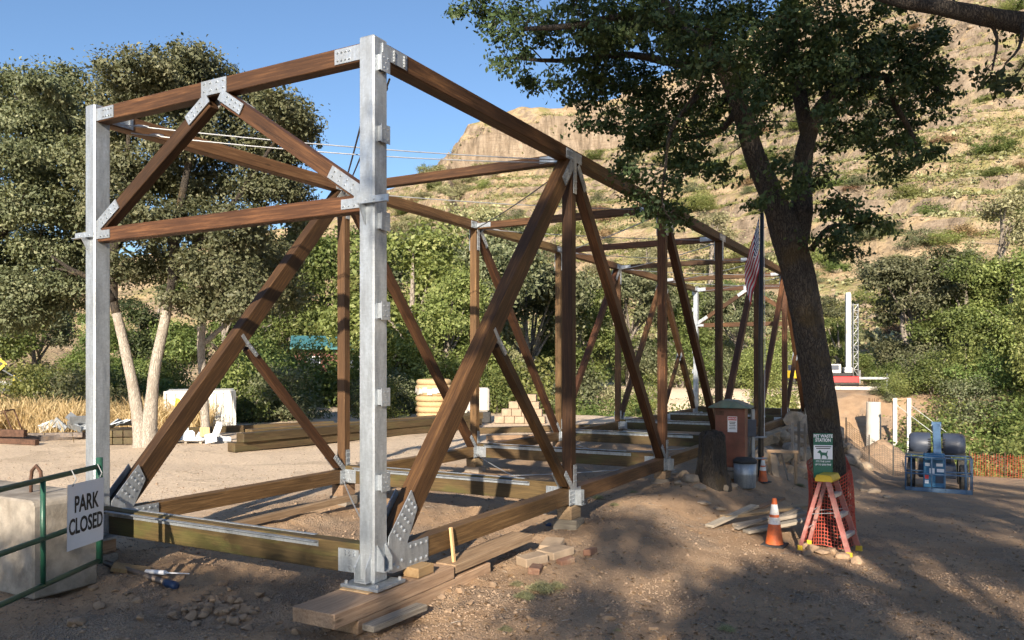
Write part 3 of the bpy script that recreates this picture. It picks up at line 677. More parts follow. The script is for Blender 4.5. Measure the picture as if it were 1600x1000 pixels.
def blocal(bl, base): return [((b[0][0] - base[0], b[0][1] - base[1], b[0][2] - base[2]), *b[1:]) for b in bl]
def make_tree(name, base, limbs, blobs, leafm, barkm, label, dens, per, spread, size, seed, twf=.5, tr=.012, shell=2., group=None, n=10, cat='tree', flat=.65, up=.35, jit=.1, nt=None, bark2=None, maxtw=9.):
    t = empty(name, base, 0, label, cat, group); L = local(limbs, base); B = blocal(blobs, base)
    cm, cs = crown_mesh('crown', B, dens, per, spread, size, leafm, seed, shell, flat, up)
    tw = cs[np.random.default_rng(seed).random(len(cs)) < twf]
    if nt:
        link('trunk', limb_mesh('trunk', L[:nt], barkm, None, tr, n, seed, jit), t); link('branches', limb_mesh('branches', L[nt:], bark2, tw, tr, n, seed, jit, maxtw), t)
    else: link('trunk', limb_mesh('trunk', L, barkm, tw, tr, n, seed, jit, maxtw), t)
    link('crown', cm, t)
    return t

# the big shaded oak on the camera side of the truss
ob = GP(1298, 12.3)
D = 12.3
limbs = [pxl([(1300, 880, D, .47), (1298, 858, D, .36), (1297, 800, D, .285), (1297, 740, D, .265), (1288, 670, D, .262), (1278, 600, D, .262), (1265, 520, D, .26), (1250, 440, D, .27), (1232, 375, D, .27), (1206, 305, D, .20), (1180, 245, D, .17), (1155, 165, D - .1, .15), (1122, 95, D - .3, .12), (1065, 45, D - .6, .09), (985, 25, D - .9, .07), (900, 40, D - 1.1, .05), (820, 45, D - 1.2, .03)]),
    pxl([(1240, 400, D, .2), (1252, 330, D + .1, .19), (1253, 270, D + .2, .16), (1262, 215, D + .2, .15), (1285, 165, D + .2, .12), (1330, 125, D + .3, .09), (1385, 120, D + .3, .06)]),
    pxl([(1262, 215, D + .2, .12), (1248, 140, D + .5, .12), (1236, 60, D + .7, .11), (1228, -40, D + .8, .09), (1210, -140, D + 1, .06)]),
    pxl([(1385, 120, D + .3, .055), (1400, 165, D + .2, .05), (1420, 200, D + .2, .04), (1434, 240, D + .2, .025), (1405, 262, D + .1, .015)]),
    pxl([(1122, 95, D - .3, .1), (1060, 100, D - .2, .07), (980, 85, D, .055), (880, 95, D + .2, .04), (790, 90, D + .3, .02)]),
    pxl([(1065, 45, D - .6, .07), (1020, -20, D - .5, .06), (940, -60, D - .5, .04), (850, -40, D - .4, .025)]),
    pxl([(1090, 150, D - .5, .05), (1050, 200, D - .6, .035), (1040, 260, D - .7, .022), (1035, 320, D - .8, .012), (1055, 350, D - .8, .008)]),
    pxl([(1268, 390, D - .2, .06), (1295, 355, D - .5, .04), (1330, 352, D - .6, .022), (1370, 345, D - .7, .012)]),
    pxl([(1155, 165, D - .1, .08), (1130, 200, D + .5, .06), (1080, 215, D + .8, .04), (1010, 235, D + 1, .02)])]
limbs = [[(p[0], p[1], p[2], p[3] * .9) for p in L] for L in limbs]
bl = []
for (x, y, rx, ry) in [(745, 20, 45, 45), (800, 60, 55, 45), (860, 20, 70, 40), (835, 125, 40, 26), (790, 92, 34, 22), (930, 50, 75, 60), (905, 125, 55, 40), (1010, 45, 80, 65), (985, 140, 70, 50), (1090, 50, 85, 70), (1075, 150, 80, 55), (1170, 55, 80, 70), (1165, 140, 55, 55), (1255, 50, 80, 65), (1235, 120, 50, 40), (1345, 70, 80, 65), (1320, 150, 60, 45), (1415, 110, 62, 62), (1455, 150, 42, 55), (1395, 190, 55, 40), (1450, 75, 40, 45),
        (930, 190, 42, 24), (1000, 215, 48, 40), (1075, 220, 60, 42), (1120, 262, 44, 24), (985, 272, 30, 32), (1000, 318, 34, 26), (1050, 338, 30, 20), (1035, 290, 26, 22), (1425, 235, 34, 26), (1405, 262, 24, 16), (1330, 210, 45, 26),
        (1305, 320, 40, 30), (1345, 355, 42, 24), (1300, 375, 34, 22), (1322, 400, 28, 12), (1280, 275, 14, 18), (1240, 290, 16, 18), (1185, 320, 12, 14),
        (800, -60, 80, 60), (920, -70, 90, 70), (1050, -80, 100, 80), (1180, -90, 100, 80), (1300, -80, 100, 80), (1400, -50, 80, 70), (1000, -190, 120, 80), (1150, -220, 140, 90), (1300, -200, 120, 80)]:
    dd = D + random.uniform(-1.1, 1.3)
    if y > 255: dd = D - random.uniform(.2, .9)
    sm = rx < 45
    bl.append(pblob(x, y, dd, rx, ry, .45 if sm else .85, (.75 if x < 900 else 1.25) if y > 0 else .8))
for (x, y, rx, ry) in [(1130, 70, 50, 50), (1060, 55, 50, 40), (1000, 25, 50, 30), (1172, 190, 26, 34), (1250, 110, 40, 45), (1215, 40, 50, 35), (1285, 190, 26, 22), (1150, 130, 30, 40), (930, 45, 40, 26), (1300, 100, 50, 40), (1225, 265, 16, 22), (1100, 110, 40, 30)]: bl.append(pblob(x, y, D - random.uniform(.9, 1.5), rx, ry, .4, 1.2))
make_tree('oak_tree', ob, limbs, bl, M['leaf_oak'], M['barkdark'], 'large dark leaning oak with forked trunk beside the truss', 21, 66, .18, .074, 101, .6, .009, 1.1, n=18, jit=.07, maxtw=1.3)

# oak outside the frame whose limb crosses the top corner
ob2 = GP(1990, 9.4); D2 = 9.4
l2 = [pxl([(1990, 880, D2, .5), (1985, 800, D2, .36), (1975, 500, D2, .32), (1950, 250, D2, .3), (1900, 90, D2, .26), (1850, -60, D2, .2), (1800, -250, D2, .12), (1760, -420, D2, .06)]),
      pxl([(1915, 120, D2, .2), (1820, 80, D2, .17), (1720, 58, D2, .15), (1620, 40, D2 + .1, .125), (1540, 26, D2 + .2, .11), (1470, 12, D2 + .3, .09), (1400, 2, D2 + .4, .06), (1330, -20, D2 + .5, .03)]),
      pxl([(1850, -60, D2, .16), (1950, -160, D2 + .5, .12), (2100, -240, D2 + 1, .07)]), pxl([(1540, 26, D2 + .2, .03), (1558, 60, D2 + .2, .018), (1550, 110, D2 + .1, .01)]), pxl([(1600, 36, D2, .03), (1592, 75, D2, .016), (1570, 100, D2, .01)])]
b2 = [pblob(x, y, D2 + random.uniform(-1, 1.5), rx, ry, 1.0, dn) for (x, y, rx, ry, dn) in [(1700, -80, 110, 70, 1), (1850, -130, 120, 90, 1), (1980, -160, 120, 90, 1), (1560, -75, 90, 50, 1), (1750, -230, 140, 90, 1), (1900, -300, 150, 90, 1), (1600, -190, 110, 80, 1), (1450, -110, 80, 50, .8), (2080, -250, 100, 80, 1), (1592, 98, 30, 14, .8), (1600, 20, 30, 18, .6), (1585, 128, 18, 10, .7)]]
make_tree('oak_tree', ob2, l2, b2, M['leaf_oak'], M['barkdark'], 'dark oak limb reaching in at the top corner over the hillside', 14, 45, .22, .085, 102, .5, .01, 1.4, n=14)

# shade trees standing behind the camera
def shade_tree(x, y, h0, h1, rx, ry, seed, label, dens=1.3, nb=22, zs=None):
    rr = random.Random(seed); g = zgs(x, y); cz = (h0 + h1) / 2; hz = (h1 - h0) / 2
    bls = []; lim = [[(x, y, g - .2, .45), (x + .1, y, g + h0 * .6, .34), (x, y + .1, cz - hz * .4, .28), (x + .2, y, cz + hz * .5, .12)]]
    for k in range(nb):
        while True:
            a, b, c = rr.uniform(-1, 1), rr.uniform(-1, 1), rr.uniform(-1, 1)
            if .15 < a * a + b * b + c * c < 1: break
        p = (x + a * (rx - .9), y + b * (ry - .9), cz + c * (hz - .8)); r = rr.uniform(.8, 1.35)
        if zs and p[2] < zs and rr.random() < .62: continue
        bls.append((p, (r * 1.15, r, r * .75)))
        if k % 2 == 0: lim.append([(x, y, cz - hz * .5 + .4 * c, .16), ((x + p[0]) / 2, (y + p[1]) / 2, (cz + p[2]) / 2 + .3, .1), (*p, .04)])
    return make_tree('oak_tree', (x, y, g), lim, bls, M['leaf_oak'], M['barkdark'], label, 8 * dens, 26, .42, .17, seed, .25, .02, 1.6, group='oaks shading the yard from behind the camera')
shade_tree(-6.9, -11, 2.6, 9.2, 3.6, 2.6, 201, 'low spreading oak behind the camera that shades the gate', 1.4, 46)
def canopy(x0, x1, z0, z1, n, rr, r0=.7, r1=1.05, yc=-11.5, dy=3.2):
    return [((rr.uniform(x0, x1), yc + rr.uniform(-dy, dy), rr.uniform(z0, z1)), r_) for r_ in [rr.uniform(r0, r1) for _ in range(n)]]
def shade_oak(x, y, blobs, seed, label):
    g = zgs(x, y); zt_ = max(b[0][2] for b in blobs); lim = [[(x, y, g - .2, .45), (x + .1, y, 4, .34), (x, y + .1, zt_ * .55, .24), (x + .2, y, zt_ - 1.5, .08)]]
    bls = [(p, (r * 1.15, r, r * .75)) for p, r in blobs]
    for k, (p, r) in enumerate(blobs):
        if k % 3 == 0: lim.append([(x, y, p[2] * .62, .12), ((x + p[0]) / 2, (y + p[1]) / 2, p[2] * .85, .07), (*p, .03)])
    return make_tree('oak_tree', (x, y, g), lim, bls, M['leaf_oak'], M['barkdark'], label, 13, 26, .36, .17, seed, .2, .02, 1.6, group='oaks shading the yard from behind the camera')
_r = random.Random(77)
shade_oak(1.2, -11.5, canopy(-3.6, 3.4, 6.6, 9.6, 10, _r) + canopy(-3.4, 3.4, 9.6, 14.5, 26, _r) + canopy(-3.2, 4.6, 12.8, 19, 34, _r, .9, 1.3) + [((x, -11.5 + dy, z), r) for x, dy, z, r in ((-3.4, 0, 13.4, .9), (-3.1, .5, 14.6, 1.0), (-2.4, -.5, 15.8, 1.0), (-1.5, .6, 16.8, 1.0), (-.5, -.4, 17.8, 1.0), (.5, .5, 18.8, 1.0), (1.5, 0, 19.8, 1.0), (-3.75, .2, 11.3, .62), (-3.6, -.4, 12.4, .62), (-3.0, .3, 10.4, .6), (-2.9, 0, 11.9, .7))], 202, 'tall oak behind the camera that shades the near ground')
shade_oak(7.6, -11.5, canopy(3.2, 11, 6.6, 9.8, 11, _r) + canopy(3.0, 10, 9.8, 15.5, 26, _r), 203, 'tall oak behind the camera that shades the lift area')

# the two olive-green oaks at the yard's edge
LB = GP(232, 23.6); D3 = 23.6
l3 = [pxl([(222, 703, D3, .34), (222, 688, D3, .25), (214, 640, D3, .175), (205, 590, D3, .155), (192, 530, D3, .14), (182, 490, D3, .13)]),
      pxl([(234, 703, D3, .32), (233, 680, D3, .23), (238, 610, D3, .165), (245, 560, D3, .155), (258, 500, D3, .14), (264, 462, D3, .13)]),
      pxl([(183, 495, D3, .125), (178, 470, D3, .12), (176, 400, D3, .16), (190, 320, D3, .12), (200, 230, D3, .07), (205, 150, D3, .04)]),
      pxl([(263, 468, D3, .125), (268, 440, D3, .12), (275, 360, D3, .14), (290, 280, D3, .1), (310, 180, D3, .06), (318, 110, D3, .03)]),
      pxl([(268, 440, D3, .12), (310, 380, D3 + .4, .1), (370, 310, D3 + .6, .08), (430, 220, D3 + .8, .05), (460, 180, D3 + .8, .03)]), pxl([(178, 470, D3, .12), (150, 440, D3 - .5, .09), (110, 420, D3 - .8, .06), (80, 400, D3 - 1, .03)]),
      pxl([(176, 400, D3, .1), (215, 330, D3 + 1, .08), (260, 240, D3 + 1.2, .05)])]
b3 = [pblob(x, y, D3 + random.uniform(-1.6, 2.2), rx, ry, 1.3, 1) for (x, y, rx, ry) in [(172, 160, 26, 36), (168, 230, 24, 36), (170, 310, 26, 32), (192, 125, 34, 26), (235, 112, 40, 28), (295, 96, 44, 24), (330, 118, 38, 30), (260, 150, 55, 35), (330, 170, 60, 35), (400, 160, 40, 22), (440, 172, 38, 24), (465, 195, 26, 26), (205, 190, 45, 40), (280, 215, 60, 40), (370, 220, 55, 36), (440, 240, 35, 26), (190, 265, 38, 36), (250, 280, 55, 40), (330, 285, 60, 40), (410, 290, 52, 34), (455, 300, 30, 18), (220, 345, 50, 38), (300, 350, 60, 40), (380, 355, 60, 38), (270, 410, 48, 32), (345, 420, 62, 36), (415, 410, 52, 36), (200, 420, 28, 24), (330, 475, 44, 26), (395, 468, 48, 30), (290, 470, 26, 20)]]
make_tree('oak_tree', LB, l3, b3, M['leaf_olive'], M['barkpale'], 'olive-green oak with twin pale trunks behind the near portal', 26, 66, .36, .108, 103, .3, .02, 1.5, n=12, nt=2, bark2=M['barkdark'], maxtw=2.2)
LA = GP(-75, 26.5); D4 = 26.5
l4 = [pxl([(-75, 700, D4, .45), (-70, 640, D4, .36), (-65, 560, D4, .3), (-50, 470, D4, .24), (-10, 380, D4, .18), (50, 280, D4, .1), (60, 180, D4, .05)]), pxl([(-50, 470, D4, .12), (50, 430, D4, .08), (90, 420, D4 - .4, .05), (120, 430, D4 - .6, .03)]), pxl([(-10, 380, D4, .12), (60, 300, D4 + .5, .08), (110, 200, D4 + .6, .04)]), pxl([(-45, 560, D4, .16), (-60, 440, D4, .12), (-110, 320, D4, .06)])]
b4 = [pblob(x, y, D4 + random.uniform(-1.8, 2.2), rx, ry, 1.4, 1) for (x, y, rx, ry) in [(150, 190, 26, 36), (152, 270, 26, 36), (150, 345, 30, 36), (148, 420, 26, 26), (20, 145, 40, 28), (70, 140, 34, 24), (108, 130, 26, 24), (-30, 165, 45, 35), (50, 195, 60, 40), (115, 190, 36, 36), (-60, 230, 60, 45), (20, 255, 60, 42), (90, 255, 50, 42), (132, 250, 22, 32), (-20, 320, 60, 45), (55, 320, 60, 42), (115, 325, 38, 36), (-70, 340, 50, 50), (20, 390, 62, 42), (85, 390, 55, 40), (130, 400, 26, 30), (-30, 440, 55, 40), (40, 455, 60, 36), (100, 455, 44, 30), (20, 495, 45, 25), (-100, 420, 50, 50)]]
make_tree('oak_tree', LA, l4, b4, M['leaf_olive'], M['barkdark'], 'dense olive-green oak at the edge of the yard beyond the concrete block', 26, 66, .38, .115, 104, .25, .02, 1.5, n=10, maxtw=2.4)
LC = GP(322, 25.6); D5 = 25.6
l5 = [pxl([(322, 706, D5, .24), (322, 690, D5, .16), (320, 640, D5, .135), (317, 590, D5, .125), (314, 540, D5, .12), (318, 480, D5, .14), (330, 420, D5, .11), (350, 350, D5, .06)]), pxl([(314, 540, D5, .1), (360, 500, D5 + .5, .07), (420, 440, D5 + 1, .04)])]
b5 = [pblob(x, y, D5 + random.uniform(0, 2.5), rx, ry, 1.1, 1) for (x, y, rx, ry) in [(360, 470, 40, 25), (400, 440, 44, 30), (440, 400, 40, 34), (450, 460, 36, 28), (340, 430, 34, 25), (470, 350, 24, 24)]]
make_tree('oak_tree', LC, l5, b5, M['leaf_olive'], M['barkpale'], 'slim pale-trunked oak in front of the white container', 20, 40, .36, .135, 105, .2, .02, 1.5)

# generic trees and bushes: a few shapes, each tree its own object with trunk and crown
def gen_tree(seed, H, Rr, mat, bk, leafs, dens=7, per=58, spread=.55, open_=1.0, nb=20):
    rr = random.Random(seed); bls = []; lim = [[(0, 0, -.6, H * .028 + .1), (rr.uniform(-.2, .2), rr.uniform(-.2, .2), H * .25, H * .02 + .06), (rr.uniform(-.5, .5), rr.uniform(-.5, .5), H * .55, H * .012 + .04), (rr.uniform(-.6, .6), 0, H * .88, .03)]]
    for k in range(nb):
        a = rr.uniform(0, 6.28); zz = rr.uniform(.18, .95); q = Rr * math.sqrt(max(.05, 1 - ((zz - .55) / .48) ** 2)) * rr.uniform(.35, .9)
        p = (q * math.cos(a), q * math.sin(a), zz * H); r = Rr * rr.uniform(.24, .40) * open_; bls.append((p, (r, r, r * .75)))
        if k % 2 == 0: lim.append([(0, 0, H * (.2 + .3 * zz), H * .009 + .02), (p[0] * .55, p[1] * .55, H * (.25 + .5 * zz), H * .006 + .015), (*p, .015)])
    cm, cs = crown_mesh('crown', bls, dens, per, spread, leafs, mat, seed, 1.5); tw = cs[np.random.default_rng(seed).random(len(cs)) < .12]
    return limb_mesh('trunk', lim, bk, tw, .02, 7, seed), cm
def gen_bush(seed, Rr, H, mat, leafs, dens=9, per=46, spread=.42, nb=11):
    rr = random.Random(seed); bls = []; lim = []
    for k in range(nb):
        a = rr.uniform(0, 6.28); q = Rr * rr.uniform(0, .75); zz = H * rr.uniform(.18, .8) * (1.1 - .4 * q / Rr); p = (q * math.cos(a), q * math.sin(a), zz); r = Rr * rr.uniform(.28, .48)
        bls.append((p, (r, r, min(r * .8, zz * .9 + .1)))); lim.append([(rr.uniform(-.2, .2), rr.uniform(-.2, .2), -.2, .04), (p[0] * .5, p[1] * .5, zz * .6, .03), (*p, .012)])
    cm, cs = crown_mesh('foliage', bls, dens, per, spread, leafs, mat, seed, 1.6)
    return limb_mesh('stem', lim, M['barkgrey'], None, .01, 5, seed), cm
TREES = {'g1': gen_tree(301, 9, 3.6, M['leaf_green'], M['barkgrey'], .18), 'g2': gen_tree(302, 8, 3.2, M['leaf_yell'], M['barkgrey'], .18), 'o1': gen_tree(303, 8.5, 3.8, M['leaf_olive'], M['barkgrey'], .19), 'd1': gen_tree(304, 9, 3.5, M['leaf_oak'], M['barkgrey'], .19), 's1': gen_tree(305, 6, 2.2, M['leaf_grey'], M['barkgrey'], .15, open_=.85, nb=14)}
BUSH = {'y1': gen_bush(311, 1.8, 2.6, M['leaf_yell'], .11), 'y2': gen_bush(312, 2.0, 2.3, M['leaf_yell'], .11), 'g1': gen_bush(313, 1.8, 2.6, M['leaf_green'], .11), 'g2': gen_bush(314, 2.1, 2.2, M['leaf_green'], .12), 'o1': gen_bush(315, 1.9, 2.3, M['leaf_olive'], .11), 'k1': gen_bush(316, 1.8, 1.9, M['leaf_grey'], .115), 'r1': gen_bush(317, 1.5, 1.2, M['leaf_rust'], .13)}
def put(kind, lib, name, pos, s, rz, label, cat, group, sz=None):
    a, b = lib[kind]; t = empty(name, pos, rz, label, cat, group); t.scale = (s, s, sz if sz else s)
    link('trunk' if lib is TREES else 'stem', a, t); link('crown' if lib is TREES else 'foliage', b, t); return t
def treepx(kind, px, d, top, label, group=None, wide=1.0):
    p = GP(px, d); h0 = {'g1': 9, 'g2': 8, 'o1': 8.5, 'd1': 9, 's1': 6}[kind]; H = HC - (top - HOR) / F * d - p.z
    s = H / h0 * wide; return put(kind, TREES, 'tree', p - Vector((0, 0, .1)), s, random.uniform(0, 6.28), label, 'tree', group, H / h0)
# (kind, px, depth, top row, label)
for a in [('g1', 505, 78, 340, 'green tree behind the first yard-side truss upright', None), ('g1', 440, 74, 370, 'green tree beyond the white container roof', None),
          ('g2', 575, 66, 420, 'yellow-green tree behind the teal-roofed house', None), ('g2', 645, 46, 352, 'bright yellow-green tree just past the tall near post', None), ('g2', 700, 42, 430, 'yellow-green tree over the straw roll stack', None),
          ('o1', 720, 64, 362, 'olive tree on the slope behind the second yard-side upright', None), ('d1', 650, 68, 400, 'dark tree between the near post and the teal roof', None),
          ('s1', 740, 150, 318, 'lone grey-green tree on the dry slope above the truss chord', None), ('s1', 760, 70, 400, 'grey-green tree below the middle truss chord', None),
          ('o1', 830, 75, 415, 'olive tree seen through the truss middle panel', None), ('g1', 905, 80, 430, 'green tree behind the third yard-side upright', None), ('o1', 985, 85, 420, 'olive tree behind the fourth yard-side upright', None),
          ('g1', 1060, 90, 440, 'green tree behind the far portal', None), ('o1', 1150, 95, 450, 'olive tree behind the flagpole foot', None), ('s1', 1010, 170, 370, 'small grey tree high on the slope behind the cross struts', None), ('s1', 1110, 165, 330, 'thin grey tree on the slope over the far truss end', None),
          ('o1', 1425, 88, 398, 'broad olive oak on the far bank behind the drill rig', None), ('g1', 1510, 84, 388, 'green oak with pale trunk on the far bank', None), ('g2', 1580, 80, 395, 'light green oak on the far bank at the frame edge', None), ('o1', 1470, 98, 405, 'dark-shaded green oak behind the far bank oaks', None), ('g2', 1650, 60, 455, 'yellow-green tree over the bank bushes at the frame edge', None),
          ('g1', 1310, 82, 490, 'small green tree right behind the drill rig mast', None), ('o1', 60, 55, 470, 'olive tree behind the road guardrail', None), ('g1', 160, 50, 480, 'green tree behind the twin pale trunks', None), ('d1', 250, 60, 430, 'dark tree across the road behind the twin trunks', None), ('g1', 350, 55, 400, 'green tree across the road behind the slim oak', None),
          ('g1', -60, 48, 380, 'green tree beyond the yellow diamond sign', None), ('s1', 1560, 120, 300, 'grey-green tree on the slope above the far bank oaks', None)]:
    treepx(a[0], a[1], a[2], a[3], a[4], a[5])
def region(px):
    for lim, nm in ((560, 'left of the near post'), (640, 'just past the near post'), (740, 'before the second yard-side upright'), (800, 'past the second yard-side upright'), (875, 'before the third yard-side upright'), (965, 'past the third yard-side upright'), (1040, 'behind the second camera-side upright'), (1125, 'before the third camera-side upright'), (1200, 'left of the flagpole top'), (1280, 'between flagpole and oak trunk'), (1420, 'right of the oak trunk'), (1470, 'left of the boom lift column'), (1530, 'over the boom lift'), (9999, 'at the frame edge')):
        if px < lim: return nm
def bushes(n, x0, x1, d0, d1, kinds, smin, smax, label, group, seed, name='bush', cond=None):
    rr = random.Random(seed); k = 0; tries = 0
    while k < n and tries < n * 30:
        tries += 1; px = rr.uniform(x0, x1); d = rr.uniform(d0, d1); p = GP(px, d); xb, yb = tob(p.x, p.y)
        if -5.6 < xb < 1.2 and -3 < yb < 29: continue
        if cond and not cond(px, d, xb, yb): continue
        kd = rr.choice(kinds); put(kd, BUSH, name, p - Vector((0, 0, .15)), rr.uniform(smin, smax), rr.uniform(0, 6.28), label[kd] + ', ' + region(px), 'bush', group); k += 1
LBL = lambda w: {'y1': 'yellow-green leafy bush ' + w, 'y2': 'yellow-green leafy bush ' + w, 'g1': 'mid-green leafy bush ' + w, 'g2': 'mid-green leafy bush ' + w, 'o1': 'olive-green bush ' + w, 'k1': 'grey-green bush ' + w, 'r1': 'rust-brown dry shrub ' + w}
bushes(30, 600, 1010, 39.5, 47, ['y1', 'y2', 'g1', 'g2'], .8, 1.25, LBL('in the yard-edge thicket'), 'thicket behind the truss', 1)
bushes(46, 620, 1190, 42, 80, ['y1', 'y2', 'g1', 'o1', 'k1'], 1.0, 1.9, LBL('in the creek thicket'), 'creek thicket', 2)
bushes(34, 740, 1300, 80, 110, ['y1', 'g1', 'o1', 'k1', 'k1'], 1.2, 2.0, LBL('at the dry slope foot'), 'slope foot bushes', 3)
bushes(26, 360, 610, 33, 44, ['g1', 'g2', 'y1', 'o1'], .7, 1.25, LBL('by the white container'), 'bushes beside the container', 4, cond=lambda px, d, xb, yb: not (440 < px < 580))
bushes(18, 130, 330, 32, 44, ['g1', 'o1', 'y2', 'g2'], .8, 1.3, LBL('behind the twin pale trunks'), 'bushes behind the twin trunks', 5)
bushes(10, 60, 175, 33, 44, ['g1', 'y2', 'o1', 'k1'], .7, 1.25, LBL('by the dry grass'), 'bushes by the dry grass', 6)
bushes(30, 1400, 1640, 33, 46, ['y1', 'y2', 'g1', 'g2'], .9, 1.6, LBL('on the near bank'), 'bushes behind the boom lift', 7, cond=lambda px, d, xb, yb: yb > 30)
bushes(26, 1430, 1640, 46, 72, ['y1', 'g1', 'g2', 'o1'], 1.2, 2.3, LBL('across the creek'), 'bushes across the creek', 8)
bushes(10, 1325, 1420, 46, 70, ['y1', 'y2', 'o1'], .55, .95, LBL('around the concrete pier'), 'bushes around the pier', 9)
bushes(9, 1320, 1350, 34, 42, ['y1', 'y2'], .35, .6, LBL('beside the oak trunk'), 'bushes past the oak trunk', 10)
bushes(16, 1360, 1600, 78, 96, ['g1', 'o1', 'y2', 'k1'], .8, 1.5, LBL('on the far bank'), 'far bank bushes', 11)
bushes(6, 1405, 1475, 34.5, 39, ['y1', 'y2'], .55, .8, LBL('by the steel goalpost'), 'bushes by the steel frame', 12, cond=lambda px, d, xb, yb: yb > 30)
for i, (px, d, s) in enumerate(((452, 47, 1.2), (482, 49, 1.02), (508, 47, 1.0), (535, 48, 1.05), (560, 49, 1.0), (585, 47, 1.15))):
    kd = ['g1', 'y1', 'g2', 'o1', 'y2', 'g1'][i]; p = GP(px, d); sc_ = s * (2.16 + (568 - 560 + (12 if i in (0, 5) else 0)) / 1250 * d - p.z) / 2.35
    put(kd, BUSH, 'bush', p, sc_, i * 1.3, ['mid-green', 'yellow-green', 'mid-green', 'olive-green', 'yellow-green', 'mid-green'][i] + ' bush below the teal roof, ' + ['first', 'second', 'third', 'fourth', 'fifth', 'sixth'][i] + ' from the container side', 'bush', 'bushes in front of the house')
# hillside shrubs
rr = random.Random(55); k = 0
while k < 300:
    px = rr.uniform(585, 1620); d = rr.uniform(105, 365); x = (px - 800) / F * d; z = zgs(x, d); row = HOR - (z - HC) / F * 0 - (z - HC) * F / d
    if row < 10: continue
    if vn(x / 22, d / 22, 88) < .42 and rr.random() < .7: continue
    if px > 700 and d > 355: continue
    kd = rr.choice(['o1', 'k1', 'k1', 'r1', 'g2', 'g2', 'o1', 'y2']); s = rr.uniform(.6, 1.5) * (1 + d / 230)
    a, b = BUSH[kd]; t = link('shrub', b); t.location = (x, d, z - .25); t.rotation_euler = (0, 0, rr.uniform(0, 6.28)); t.scale = (s * 1.15, s * 1.15, s * .8)
    tag(t, ('high' if row < 250 else 'low') + ' ' + LBL('on the dry hillside')[kd] + ', ' + region(px), 'shrub', 'shrubs on the hillside'); k += 1
# low scrub and dry tufts of the hillside, one mass
def scrub():
    rng = np.random.default_rng(9); n = 9000; px = rng.uniform(560, 1640, n); d = rng.uniform(100, 372, n); x = (px - 800) / F * d; z = zg(x, d)
    kp = (vn(x / 16, d / 16, 91) > .46); x, d, z = x[kp], d[kp], z[kp]; n = len(x); k = 9
    c = np.repeat(np.stack([x, d, z], 1), k, 0); sz = np.repeat(rng.uniform(.35, 1.1, n), k)
    c = c + rng.normal(size=c.shape) * sz[:, None] * np.array([.6, .6, .3]); c[:, 2] += sz * .3
    V, Fq, t = leaf_cloud(c, sz * 1.0, rng, up=.6, asp=.7, tint=np.repeat(rng.uniform(0, 1, n), k))
    o = link('scrub', fast_mesh('scrub', V, Fq, M['leaf_grey'], t)); tag(o, 'low dry grey scrub tufts covering the hillside', 'scrub', kind='stuff')
    n = 11500; px = rng.uniform(560, 1640, n); d = rng.uniform(100, 374, n); x = (px - 800) / F * d; z = zg(x, d)
    kp = (vn(x / 26, d / 18, 95) + .25 * vn(x / 6, d / 6, 96) > .55); x, d, z = x[kp], d[kp], z[kp]; n = len(x); k = 34
    c = np.repeat(np.stack([x, d, z], 1), k, 0); sz = np.repeat(rng.uniform(.5, 1.5, n), k); off = rng.normal(size=c.shape) * sz[:, None] * np.array([.75, .75, .4]); off[:, 2] = np.abs(off[:, 2])
    V, Fq, t = leaf_cloud(c + off, .42 + 0 * sz, rng, up=.3, asp=.7, tint=np.repeat(rng.uniform(0, .9, n), k), out=off / (np.linalg.norm(off, axis=1)[:, None] + 1e-6))
    o = link('scrub', fast_mesh('scrub', V, Fq, M['leaf_hill'], t)); tag(o, 'green-olive low scrub patches covering the hillside', 'scrub', kind='stuff')
scrub()
def hill_rocks():
    rng = np.random.default_rng(12); n = 5200; px = rng.uniform(580, 1640, n); d = rng.uniform(110, 376, n); x = (px - 800) / F * d; kp = vn(x / 14, d / 9, 97) > .5; x, d = x[kp], d[kp]; z = zg(x, d); n = len(x)
    s = rng.uniform(.18, .55, n) * (1 + 2.0 * (rng.random(n) < .07)); base = np.array([(1, 0, 0), (-1, 0, 0), (0, 1, 0), (0, -1, 0), (0, 0, 1), (0, 0, -1)], float); fc = np.array([(0, 2, 4), (2, 1, 4), (1, 3, 4), (3, 0, 4), (2, 0, 5), (1, 2, 5), (3, 1, 5), (0, 3, 5)])
    an = rng.uniform(0, 6.28, n); B = base[None] * rng.uniform(.6, 1.4, (n, 6, 1)); X = B[..., 0] * np.cos(an)[:, None] - B[..., 1] * np.sin(an)[:, None]; Y = B[..., 0] * np.sin(an)[:, None] + B[..., 1] * np.cos(an)[:, None]
    V = np.stack([X * 1.3, Y, B[..., 2] * .7], -1) * s[:, None, None] + np.stack([x, d, z + s * .15], 1)[:, None]
    o = link('rubble', fast_mesh('rubble', V.reshape(-1, 3), (fc[None] + 6 * np.arange(n)[:, None, None]).reshape(-1, 3), M['boulder'])); tag(o, 'brown rock rubble strewn over the hillside ledges', 'rubble', kind='stuff')
hill_rocks()
